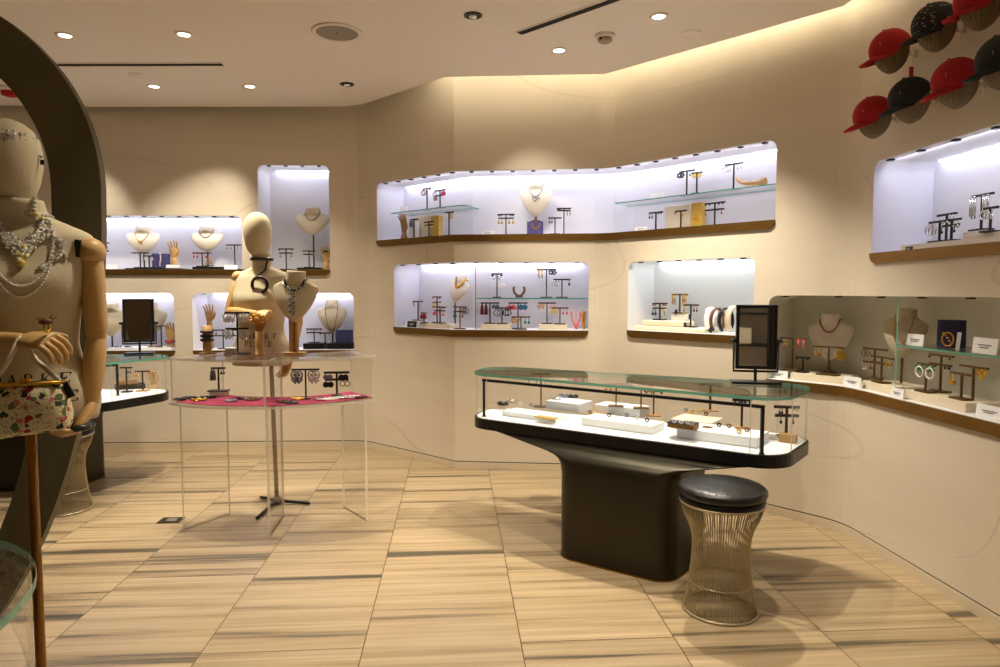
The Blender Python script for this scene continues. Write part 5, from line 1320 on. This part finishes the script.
st('C', 982.5, 195, .19, 23, (1,), 'with long silver chains under the caps', pairs(0, (-.9, -.6), 'long', 'silver', .03) + pairs(0, (.3, .7), 'long', 'silver', .024), zb=zk3)
st('C', 991, 208, .11, 15, (1,), 'with silver drops, last under the caps', pairs(0, (-.9, -.4), 'hoop', 'silver', .016) + pairs(0, (.4,), 'drop', 'silver', .02), zb=zk2)
card('C', 909, 247.5, .05, 8, 3, 'tiny dark printed card lying by the corner of the niche under the caps', black=True)

# ---- caps on wooden head forms, right wall
XC = 2.075
def stitched_material():
    m = mat('stitched_cotton', (30, 32, 30), .8); nt, N, L = nodes_of(m); tc = N('ShaderNodeTexCoord'); mp = N('ShaderNodeMapping'); mp.inputs['Scale'].default_value = (40, 40, 85); mp.inputs['Rotation'].default_value = (0, .4, 0)
    vo = N('ShaderNodeTexVoronoi'); vo.inputs['Scale'].default_value = 1; vo.inputs['Randomness'].default_value = .35; L(tc.outputs['Object'], mp.inputs['Vector']); L(mp.outputs[0], vo.inputs['Vector'])
    lt = N('ShaderNodeMath', operation='LESS_THAN'); lt.inputs[1].default_value = .26; L(vo.outputs['Distance'], lt.inputs[0])
    mx = N('ShaderNodeMix', data_type='RGBA'); mx.inputs['A'].default_value = lin(30, 32, 30); mx.inputs['B'].default_value = lin(150, 144, 118); L(lt.outputs[0], mx.inputs['Factor']); L(mx.outputs['Result'], nt.nodes['Principled BSDF'].inputs['Base Color'])
    return m
def cap(px, py, m, lab, hlab, detail=False, tg=False):
    w = at_x(px + 2, py + 1, XC)
    hd = thing('head_form', hlab, 'head form', (w.x, w.y, w.z))
    hd.scale = (.88, .88, .88)
    b = MB(); n = 40; rows = []
    for i in range(1, 15):
        th = PI * i / 15; row = []
        for k in range(n):
            ph = 2 * PI * k / n; g = 1 - .075 * (k % 2); rr = math.sin(th) ** (1.25 if th < PI / 2 else 1) * g
            row.append((.092 * rr * math.cos(ph), .078 * rr * math.sin(ph), -(.122 if th < PI / 2 else .092) * math.cos(th)))
        rows.append(row)
    b.rings(rows, smooth=False); bmesh.ops.scale(b.bm, verts=b.bm.verts, vec=(1, 1, 1)); b.build('ribbed_head', mat('ribbed_wood', (112, 92, 60), .5, var=.35, vscale=40), hd)
    b = MB(); b.cyl((.08, 0, -.01), (.145, 0, -.01), .012, 10); b.cyl((.128, 0, -.01), (.141, 0, -.01), .02, 16); b.build('wall_mount', M_PLINTH, hd)
    c = thing('cap', lab, 'cap', (w.x, w.y, w.z)); c.scale = (.88, .88, .88); T = Matrix.Rotation(-.40, 4, 'Y')
    b = MB(); rows = []
    for i in range(0, 12):
        th = PI * .52 - PI * .5 * i / 11.5
        rows.append([Vector((.110 * math.sin(th) * math.cos(2 * PI * k / 30), .093 * math.sin(th) * math.sin(2 * PI * k / 30), (.012 + .104 * math.cos(th)) * (1 - .0 * math.cos(2 * PI * k / 30)))) for k in range(30)])
    for i, wgt in ((0, 1), (1, .6), (2, .25)):
        for q in rows[i]: q.z -= 4.5 * q.y ** 2 * wgt * max(0, min(1, .35 - q.x / .08))
    b.rings(rows, False, True); bmesh.ops.transform(b.bm, matrix=T, verts=b.bm.verts); b.build('crown', stitched_material() if detail else m, c)
    b = MB(); b.sphere((0, 0, .117), .008, 8, (1, 1, .6)); bmesh.ops.transform(b.bm, matrix=T, verts=b.bm.verts); b.build('top_button', m, c)
    b = MB(); rows = []
    for i in range(13):
        a = PI - 1.12 + 2.24 * i / 12; u = math.cos((i - 6) / 6 * PI / 2)
        p0 = Vector((.107 * math.cos(a), .091 * math.sin(a), .004)); p0.z -= 4.5 * p0.y ** 2; p1 = p0 + Vector((-.082 * u ** .6, 0, -.014 * u))
        rows.append([p0 + Vector((0, 0, .003)), p1 + Vector((0, 0, .004)), p1 + Vector((0, 0, -.004)), p0 + Vector((0, 0, -.004))])
    b.rings(rows); bmesh.ops.transform(b.bm, matrix=T, verts=b.bm.verts); b.build('bill', m, c)
    b = MB()
    for k in range(9):
        u = k / 8; a = -1.0 + .4 * u; b.sphere((.104 * math.cos(a) + .004, -.09 * abs(math.sin(a)) * .9 - .004, .0 - .075 * u), .0045, 6)
    b.build('bead_trim', EC['white'], c)
    if not detail:
        b = MB(); q = T @ Vector((-.088, -.06, .055)); b.box(q, (.014, .004, .014), Matrix.Rotation(.8, 3, 'Z')); b.build('small_emblem', EC['grey'] if m is M_CAPBLK else mat('emblem_pink', (206, 96, 96), .7), c)
    if tg:
        b = MB(); b.box((.07, -.07, -.13), (.022, .004, .05)); b.build('strap_end', M_RED, c)
caps = [(872, 116, M_RED, 'red', 'lowest row, at its far end', 0, 0), (909, 99, M_CAPBLK, 'black', 'between the two red ones of the lowest row', 0, 0), (955, 82, M_RED, 'red', 'second red one of the lowest row', 0, 0), (1002, 61, M_CAPBLK, 'black', 'lowest row, cut by the photo edge', 0, 0),
        (889, 50, M_RED, 'red', 'upper row, at its far end', 0, 1), (934, 26, M_CAPBLK, 'black', 'upper row with pale stitched pattern', 1, 0), (979, 2, M_RED, 'red', 'upper row, cut by the top of the photo', 0, 1)]
for px, py, m, cn, wh, de, tg in caps:
    cap(px, py, m, f'{cn} baseball cap, {wh}', f'wooden head form under the {cn} cap, {wh}', de, tg)

# ---- on the acrylic table
p = at_z(207.5, 354, 1.0012)
b = MB(); b.rings([[(rx * math.cos(2 * PI * k / 16), ry * math.sin(2 * PI * k / 16), z) for k in range(16)] for z, rx, ry in ((0, .05, .03), (.008, .05, .03), (.010, .026, .02), (.06, .025, .02), (.17, .026, .021))]); o = b.build('bracelet_post', M_WOODD); o.location = (p.x, p.y, 1.0012); tag(o, 'wooden bracelet post on the acrylic table top', 'display form')
for i, z in enumerate((.085, .11, .135)):
    b = MB(); b.torus((0, 0, 0), .031, .009 - .001 * i, 'z', 20, 8)
    for k in range(8): b.sphere((.034 * math.cos(k * .785), .03 * math.sin(k * .785), 0), .008, 6)
    o = b.build('bracelet', EC['black']); o.location = (p.x, p.y, 1.0012 + z); tag(o, ('lowest', 'middle', 'topmost')[i] + ' black bracelet on the wooden post', 'bracelet')
p = at_z(238, 354, 1.0012); q = at_y(239, 313, p.y)
stand(Vector((p.x, p.y, 1.0012)), 0, q.z - 1.0, 23 * p.length / F * .97, (1, .62), 'draped with silver chandeliers on the acrylic table top', pairs(0, (-.95, -.7, -.4, .3, .6, .9), 'chandelier', 'silver', .024) + pairs(1, (-.9, -.6, .4, .8), 'chandelier', 'silver', .026), base=(.14, .07))
p = at_z(231, 355, 1.0012); b = MB(); b.box((0, 0, .02), (.055, .05, .04), None, .003); b.mi = 1; b.box((0, 0, .042), (.05, .045, .004)); o = b.build('small_box', [mat('grey_box', (150, 140, 122), .6), M_CARD]); o.location = (p.x, p.y, 1.0012); tag(o, 'small grey box on the acrylic table top before the silver stand', 'box')
p = at_z(260, 355, 1.0012)
b = MB(); b.rings([[(r * math.cos(2 * PI * k / 16), r * .85 * math.sin(2 * PI * k / 16), z) for k in range(16)] for z, r in ((0, .032), (.008, .032), (.01, .026), (.06, .025), (.14, .024))]); hand_mesh(b, .8, 1.1, .9, M=Matrix.Translation((0, 0, .14)))
o = b.build('display_hand', M_WOODD); o.location = (p.x, p.y, 1.0012); tag(o, 'upright wooden hand with flower ring on the acrylic table top', 'display hand')
b = MB()
for k in range(9): b.sphere((.034 * math.cos(k * .7), -.045 - .004 * (k % 2), .215 + .026 * math.sin(k * .7)), .014, 6, (1.2, .5, .7))
b.sphere((0, -.052, .215), .012, 8); o = b.build('flower_ring', EC['gold']); o.location = (p.x, p.y, 1.0012); tag(o, 'large gold flower ring on the upright wooden hand', 'ring')
p = at_z(295, 354, 1.0012); hq = at_y(295, 271, p.y).z - at_y(295, 322, p.y).z; pl = at_y(295, 322, p.y).z - 1.0
t_, B, M = bust(Vector((p.x, p.y, 1.0012)), -.12, hq, .275, 'linen bust with black crystal necklace on the acrylic table top', pole=pl, lean=.06, base=.001)
b = MB(); b.box((-.01, .01, pl / 2 + .03), (.05, .028, pl + .06), None, .004); b.box((.012, .006, pl / 2), (.014, .03, pl), None); b.build('wooden_upright', M_WOODD, t_)
b = MB(); b.box((0, 0, .006), (.13, .07, .012), None, .003); b.build('wooden_base', M_WOODD, t_)
necklace(B, M, hq, 'black cord of the crystal necklace on the acrylic table bust', EC['black'], drop=.22, r=.0055, chok=True, zt=.84)
b = MB()
for j in range(9):
    z = (.62 - .058 * j) * hq
    for i in (-1, 1): b.mi = (j + (i > 0)) % 2; b.sphere(B.front(i * (.012 + .003 * (j % 2)), z, .004), .0095 if j % 2 else .0075, 7, (1, .6, 1))
    b.mi = 0; b.sphere(B.front(0, z - .008, .006), .006, 6)
for i in (-1, 1):
    for k in range(5): b.mi = k % 2; b.sphere(B.front(i * (.02 + .011 * k), (.64 + .022 * k) * hq, .005), .0085, 6)
bmesh.ops.transform(b.bm, matrix=M, verts=b.bm.verts); tag(b.build('crystal_bib', [EC['silver'], EC['grey']]), 'long grey crystal bib hanging down the acrylic table bust', 'necklace')
p = at_z(219, 396, ZM); zk = ZM + .03; b = MB(); b.box((0, 0, .015), (.10, .06, .03), None, .002); o = b.build('display_block', M_ACEDGE); o.location = (p.x, p.y, ZM); tag(o, 'clear acrylic block on the pink mat', 'display block')
stand(Vector((p.x, p.y, zk)), 0, at_y(219, 368, p.y).z - zk, .085, (1,), 'on the acrylic block above the pink mat', pairs(0, (-.95, -.6), 'tassel', 'grey', .018) + pairs(0, (.5, .9), 'drop', 'black', .013), base=(.12, .06))
p = at_z(306, 399, ZM); stand(Vector((p.x, p.y, ZM)), .05, at_y(306, 369.5, p.y).z - ZM, 27 * p.length / F * .97, (1,), 'with large filigree chandeliers over the pink mat', pairs(0, (-.8, -.5), 'chandelier', 'grey', .034) + pairs(0, (.5, .8), 'chandelier', 'silver', .034), base=(.05, .04))
p = at_z(337, 395.5, ZM); stand(Vector((p.x, p.y, ZM)), .08, at_y(337, 372.5, p.y).z - ZM, 25 * p.length / F * .97, (1, .7), 'with jet discs at the end of the pink mat', pairs(0, (-.9, -.55), 'disc', 'grey', .016) + pairs(0, (.4, .75), 'disc', 'black', .018) + pairs(1, (-.9, -.5), 'disc', 'black', .018) + pairs(1, (.5, .9), 'hoop', 'brown', .014), base=(.06, .04), thick=1.3)
mt = [(180, 400, 'black', 'black beaded bracelet at the far left of the pink mat'), (190, 398.5, 'black', 'black and grey bracelet second on the pink mat'), (199, 400.5, 'gold', 'gold bracelet lying on the pink mat'), (208, 398, 'black', 'black bracelet beside the clear acrylic block'), (231, 401.5, 'grey', 'grey crystal bracelet in the middle of the pink mat'), (243, 399, 'black', 'long black bracelet right of the acrylic block'), (252, 400, 'brown', 'brown bracelet near the centre panel'), (284, 402, 'brown', 'brown bracelet right of the centre panel'), (291, 403.5, 'black', 'black bow shaped bracelet below the filigree earrings'), (298, 399.5, 'gold', 'gold twig bracelet behind the black bow'), (322, 400, 'silver', 'silver stick bracelet before the jet disc stand'), (331, 399.5, 'white', 'pearl stick bracelet before the jet disc stand'), (343, 398, 'silver', 'silver chain near the end of the pink mat'), (352, 397.5, 'white', 'white bead bracelet at the end of the pink mat'), (361, 398, 'darkred', 'dark red bracelet at the end of the pink mat')]
for px, py, co, lab in mt:
    p = at_z(px, py, ZM); b = MB(); n = 10; R_ = random.uniform(.022, .034)
    for k in range(n):
        a = 2 * PI * k / n; b.sphere((R_ * 1.3 * math.cos(a), R_ * .6 * math.sin(a), .008), .0085, 6)
    b.torus((0, 0, .007), R_, .0045, 'z', 16, 5, 1.3)
    for v in b.bm.verts: pass
    o = b.build('bracelet', EC[co]); mn = min(v.co.z for v in o.data.vertices); o.location = (p.x, p.y, ZM - mn); o.rotation_euler = (0, 0, random.uniform(-.5, .5)); tag(o, lab, 'bracelet')

# ---- inside the main glass counter
ZB_ = .6405; CA = math.atan2(2.74 - 3.87, 1.42 - .10)
def cblock(px, py, w, d, h, lab, m=M_WHITE, z=ZB_, name='display_block', cat='display block', rot=CA, bev=.002):
    p = at_z(px, py, z); b = MB(); (h := h * 1.2) if w > .15 else 0; (w := w * 1.1); (d := d * 1.1); b.box((0, 0, h / 2), (w, d, h), None, bev); o = b.build(name, m); o.location = (p.x, p.y, z); o.rotation_euler = (0, 0, rot); tag(o, lab, cat); return z + h + .001
za1 = cblock(535, 417, .34, .13, .022, 'thin white slab at the far end of the counter bed')
za2 = cblock(569, 409, .22, .15, .045, 'thick white block under dark bangles, far half of the counter', z=ZB_ + .0)
za3 = cblock(622, 414, .27, .13, .045, 'white block carrying the two brass stands in the counter')
za4 = cblock(622, 427, .38, .15, .035, 'flat white slab before the brass stands in the counter')
za5 = cblock(722, 439, .36, .18, .04, 'large flat white slab at the stool end of the counter')
za6 = cblock(697, 428, .20, .17, .045, 'cream topped white block behind the blue ring tray', M_CREAM, z=ZB_)
zt_ = cblock(683, 427.5, .125, .07, .03, 'small brass ring tray with a navy cushion in the counter', M_BRASS, z=za5, name='ring_tray', cat='tray')
cblock(683, 423.2, .119, .064, .006, 'navy velvet cushion lying in the brass ring tray', M_NAVY, z=zt_, name='tray_cushion', cat='cushion')
zq = cblock(707, 436.5, .045, .045, .05, 'small brass cube beside the navy ring tray', M_BRASS, z=ZB_, name='brass_cube', cat='display cube')
cblock(600, 414, .1, .08, .008, 'pale wood plate between the two white blocks in the counter', M_WOODD, z=ZB_, name='wood_plate', cat='wood plate')
cblock(546, 418, .12, .05, .006, 'yellowish plate on the thin white slab', M_GOLDB, z=za1, name='wood_plate', cat='wood plate')
zw = cblock(788, 442, .07, .04, .04, 'small wooden block before the two-bar stand at the rounded end', M_WOODD, name='wood_block', cat='wood block')
zw2 = cblock(770, 437, .12, .08, .006, 'clear plate at the rounded end of the counter', M_ACEDGE, name='clear_plate', cat='plate')
def cst(px, ybase, z, ytop, wpx, tiers, where, ears=(), **k):
    p = at_z(px, ybase, z); q = at_y(px, ytop, p.y); h_ = min(q.z, .868) - z
    return stand(Vector((p.x, p.y, z)), k.pop('rot', -.25), h_, wpx * p.length / F * .98, tiers, where, ears, **k)
cst(541, 407, ZB_, 374, 20, (1,), 'with silver hearts at the far end of the counter', pairs(0, (-.9, .9), 'hoop', 'silver', .03), m=M_STANDB, base=(.09, .06))
cst(616, 406.5, za3, 384, 24, (1,), 'left brass one on the counter block', pairs(0, (-.9, -.5), 'drop', 'gold', .014), m=M_STANDB, base=(.09, .05))
cst(641, 408.5, za3, 386, 24, (1,), 'right brass one on the counter block', pairs(0, (.5, .9), 'drop', 'gold', .014), m=M_STANDB, base=(.09, .05))
cst(653.5, 416, ZB_, 391, 20, (1,), 'on a wooden base in mid counter', pairs(0, (-.8, .8), 'stud', 'black', .014), bm_=M_WOODD, base=(.08, .05))
cst(710, 411, za6, 384, 22, (1,), 'on a wooden base behind the navy ring tray', pairs(0, (-.8, .8), 'stud', 'gold', .014), bm_=M_WOODD, base=(.09, .05), thick=1.4)
cst(741.5, 428, za5, 400, 18, (1,), 'on a wooden base at the stool end of the counter', pairs(0, (-.8, -.3, .3, .8), 'stud', 'black', .014), bm_=M_WOODD, base=(.07, .05), thick=1.2)
cst(786, 437, ZB_, 407, 23, (1, .72), 'at the rounded end of the counter', pairs(0, (-.6, -.4), 'drop', 'black', .012) + pairs(0, (.5, .8), 'stud', 'silver', .014) + pairs(1, (-.5, .5), 'drop', 'black', .014), thick=1.4)
ck = [(503, 405, za1, 'black', 'black and silver cuff at the far end of the counter'), (512, 402, za1, 'silver', 'wide silver cuff beside the black cuff'), (521, 406, za1, 'silver', 'silver ring cluster before the heart stand'), (531, 407, za1, 'grey', 'grey ring cluster on the thin slab'), (556, 399, za2, 'silver', 'silver bangle on the thick white block'), (564, 397, za2, 'grey', 'grey bangle on the thick white block'), (573, 397.5, za2, 'black', 'dark bangle on the thick white block'),
      (590, 414, ZB_ + .0095, 'brown', 'brown ring on the pale wood plate'), (609, 417, za4, 'black', 'black rings on the flat slab'), (627, 417, za4, 'grey', 'row of grey rings on the flat slab'), (637, 420, za4, 'silver', 'row of silver rings on the flat slab'), (647, 422, za4, 'black', 'black ring at the end of the flat slab'),
      (686, 412, za6, 'grey', 'grey ring on the cream block'), (692, 414, za6, 'gold', 'gold ring on the cream block'), (699, 413, za6, 'yellow', 'yellow ring on the cream block'), (706, 416, za6, 'brown', 'brown ring on the cream block'), (719, 427, za5, 'black', 'black pin on the large flat slab'), (729, 428, za5, 'brown', 'brown pin on the large flat slab'), (739, 434, za5, 'gold', 'gold chain on the large flat slab'), (747, 432, za5, 'brown', 'brown chain end on the large flat slab'),
      (674, 423, zt_ + .008, 'white', 'first white ring on the navy cushion'), (681, 424, zt_ + .008, 'white', 'second white ring on the navy cushion'), (688, 424.5, zt_ + .008, 'white', 'third white ring on the navy cushion'), (692, 426, zt_ + .008, 'silver', 'silver ring at the end of the navy cushion')]
for px, py, z, co, lab in ck:
    p = at_z(px, py, z); b = MB(); big = 'cuff' in lab or 'bangle' in lab
    R_ = .026 if big else .009; r_ = .007 if big else .003
    b.torus((0, 0, R_ * .6), R_, r_, 'z' if big else 'y', 16, 6, 1.2 if big else 1)
    for k in range(5): b.sphere((R_ * 1.2 * math.cos(k * 1.25), R_ * .7 * math.sin(k * 1.25), R_ * .7 + .004), r_ * 1.4, 6)
    nm = 'bangle' if big else 'ring'
    o = b.build(nm, EC[co]); mn = min(v.co.z for v in o.data.vertices); o.location = (p.x, p.y, z - mn); o.rotation_euler = (0, 0, CA); tag(o, lab, nm)
# ---- mirrors on the counters
def mirror(x, y, z, yaw, w, h, zc, label, ps=1.0, tilt=0, bw=.16):
    t = thing('table_mirror', label, 'mirror', (x, y, z), yaw)
    b = MB(); b.box((0, 0, .006), (bw, .11, .012), None, .003); b.build('base', M_BLACK, t)
    b = MB(); b.box((0, .0, (zc - z - h / 2) / 2 + .006), (.014, .014, zc - z - h / 2 - .004)); b.build('post', M_BLACK, t)
    R_ = Matrix.Rotation(tilt, 3, 'X'); c = Vector((0, 0, zc - z)); fw = .016
    b = MB()
    for dx, dz, sx, sz in ((0, h / 2 - fw / 2, w, fw), (0, -h / 2 + fw / 2, w, fw), (-w / 2 + fw / 2, 0, fw, h), (w / 2 - fw / 2, 0, fw, h)): b.box(c + R_ @ Vector((dx, 0, dz)), (sx, .03, sz), R_, .001)
    b.box(c + R_ @ Vector((0, .012, 0)), (w - .01, .004, h - .01), R_); b.build('frame', M_BLACK, t)
    b = MB(); b.box(c + R_ @ Vector((0, -.004, 0)), (w - 2 * fw, .004, h - 2 * fw), R_); b.build('mirror_glass', M_MIRROR, t)
    b = MB(); b.tube([(-w / 2 - .008, 0, zc - z - h * .06), (-w / 2 - .008, 0, zc - z - h / 2 - .012), (w / 2 + .008, 0, zc - z - h / 2 - .012), (w / 2 + .008, 0, zc - z - h * .06)], .007, 8); b.build('yoke', M_BLACK, t)
    for sx in (-1, 1):
        b = MB(); b.cyl((sx * w / 2, 0, zc - z - .02), (sx * (w / 2 + .028), 0, zc - z - .02), .010, 12); b.build('knob', M_BLACK, t)
w = at_z(755, 383.5, .903); yy = w.y; zc2 = at_y(755.5, 337, yy).z
mirror(w.x, w.y, .9042, -.27, 37 * w.length / F * .95, (at_y(755, 305, yy).z - at_y(755, 369, yy).z), zc2, 'black framed tilting mirror standing on the nearest glass counter', bw=46 * w.length / F * .93)
w = at_z(140, 354, .903); yy = w.y; zc2 = at_y(138.5, 320.5, yy).z
mirror(w.x, w.y, .9042, .25, 27 * yy / F, (at_y(139, 299, yy).z - at_y(139, 342, yy).z), zc2, 'small black framed mirror standing on the rear left glass counter', bw=.2)
# ---- inside the rear counter
def c2(px, py, z): return at_z(px, py, z)
p = c2(143, 391, .6405); stand(p, 0, at_y(143, 371.5, p.y).z - .639, .11, (1,), 'in the rear left counter', pairs(0, (-.9, -.5), 'drop', 'gold', .014), bm_=M_WOODD)
p = c2(127, 392, .6405); stand(p, 0, .18, .09, (1,), 'behind the rear counter post', pairs(0, (.4, .8), 'drop', 'brown', .014))
p = c2(153.5, 388, .6405); b = MB(); hand_mesh(b, .9, .9, .9, .02, .028, M=Matrix.Translation((0, 0, .03))); b.lathe([(.04, 0), (.04, .008), (.026, .012), (.024, .03)], 16); o = b.build('display_hand', M_WOOD); mn = min(v.co.z for v in o.data.vertices); o.location = (p.x, p.y, .6405 - mn); tag(o, 'wooden display hand inside the rear left counter', 'display hand')
for px, py, z, w_, d_, h_, m, lab in ((130, 388, .639, .2, .16, .03, M_STAND, 'larger dark book lying in the rear left counter'), (127, 384, .669, .14, .1, .035, M_WOODD, 'smaller brown box on the dark book in the rear counter')):
    p = c2(px, py, z); b = MB(); b.box((0, 0, h_ / 2), (w_, d_, h_), None, .003); o = b.build('display_book' if m is M_STAND else 'wooden_box', m); o.location = (p.x, p.y, z); o.rotation_euler = (0, 0, .5); tag(o, lab, 'book' if m is M_STAND else 'box')
# things in the nearest case
p = Vector((-.80, .95, .7042)); b = MB(); b.box((0, 0, .02), (.12, .1, .04), None, .004); o = b.build('display_block', M_WHITE); o.location = p; tag(o, 'white block inside the glass case at the lower left corner', 'display block')
b = MB(); b.torus((0, 0, .008), .03, .007, 'z', 20, 8); o = b.build('bangle', EC['silver']); o.location = p + Vector((0, 0, .04)); tag(o, 'silver bangle on the white block in the lower left case', 'bangle')

# ---- shelving behind the camera, seen only in the counter mirror
t = thing('shelf_unit', 'dark shelf unit reflected in the counter mirror', 'shelving', (.55, -1.42, 0))
b = MB(); b.box((0, -.15, .95), (1.3, .02, 1.9)); b.build('back_panel', M_CREAM, t)
for x in (-.64, 0, .64): b = MB(); b.box((x, 0, .95), (.03, .28, 1.9)); b.build('upright', M_BLACK, t)
for z in (.3, .75, 1.12, 1.5, 1.88): b = MB(); b.box((0, .0, z), (1.25, .28, .02)); b.build('shelf', M_BLACK, t)
for x, z, w_, h_, m_, lab in ((-.4, .76, .2, .26, M_WOODD, 'brown box low on the reflected shelf unit'), (.3, .76, .3, .2, M_CREAM, 'cream box low on the reflected shelf unit'), (-.35, 1.131, .16, .2, M_RED, 'red box in the middle of the reflected shelf unit'), (.22, 1.131, .12, .28, EC['gold'], 'gold box in the middle of the reflected shelf unit'), (-.2, 1.511, .3, .16, M_CARD, 'white box high on the reflected shelf unit'), (.4, 1.511, .14, .22, M_RED, 'red box high on the reflected shelf unit')):
    b = MB(); b.box((0, 0, h_ / 2), (w_, .16, h_), None, .01); o = b.build('display_box', m_); o.location = (.55 + x, -1.42, z + .001); tag(o, lab, 'box')
# ------------------------------------------------------------------ warm ambient fill added through the world background
wd_ = bpy.data.worlds.new('world'); SC.world = wd_; wd_.use_nodes = True
bg = wd_.node_tree.nodes['Background']; bg.inputs['Color'].default_value = (1, .93, .84, 1); bg.inputs['Strength'].default_value = WORLD
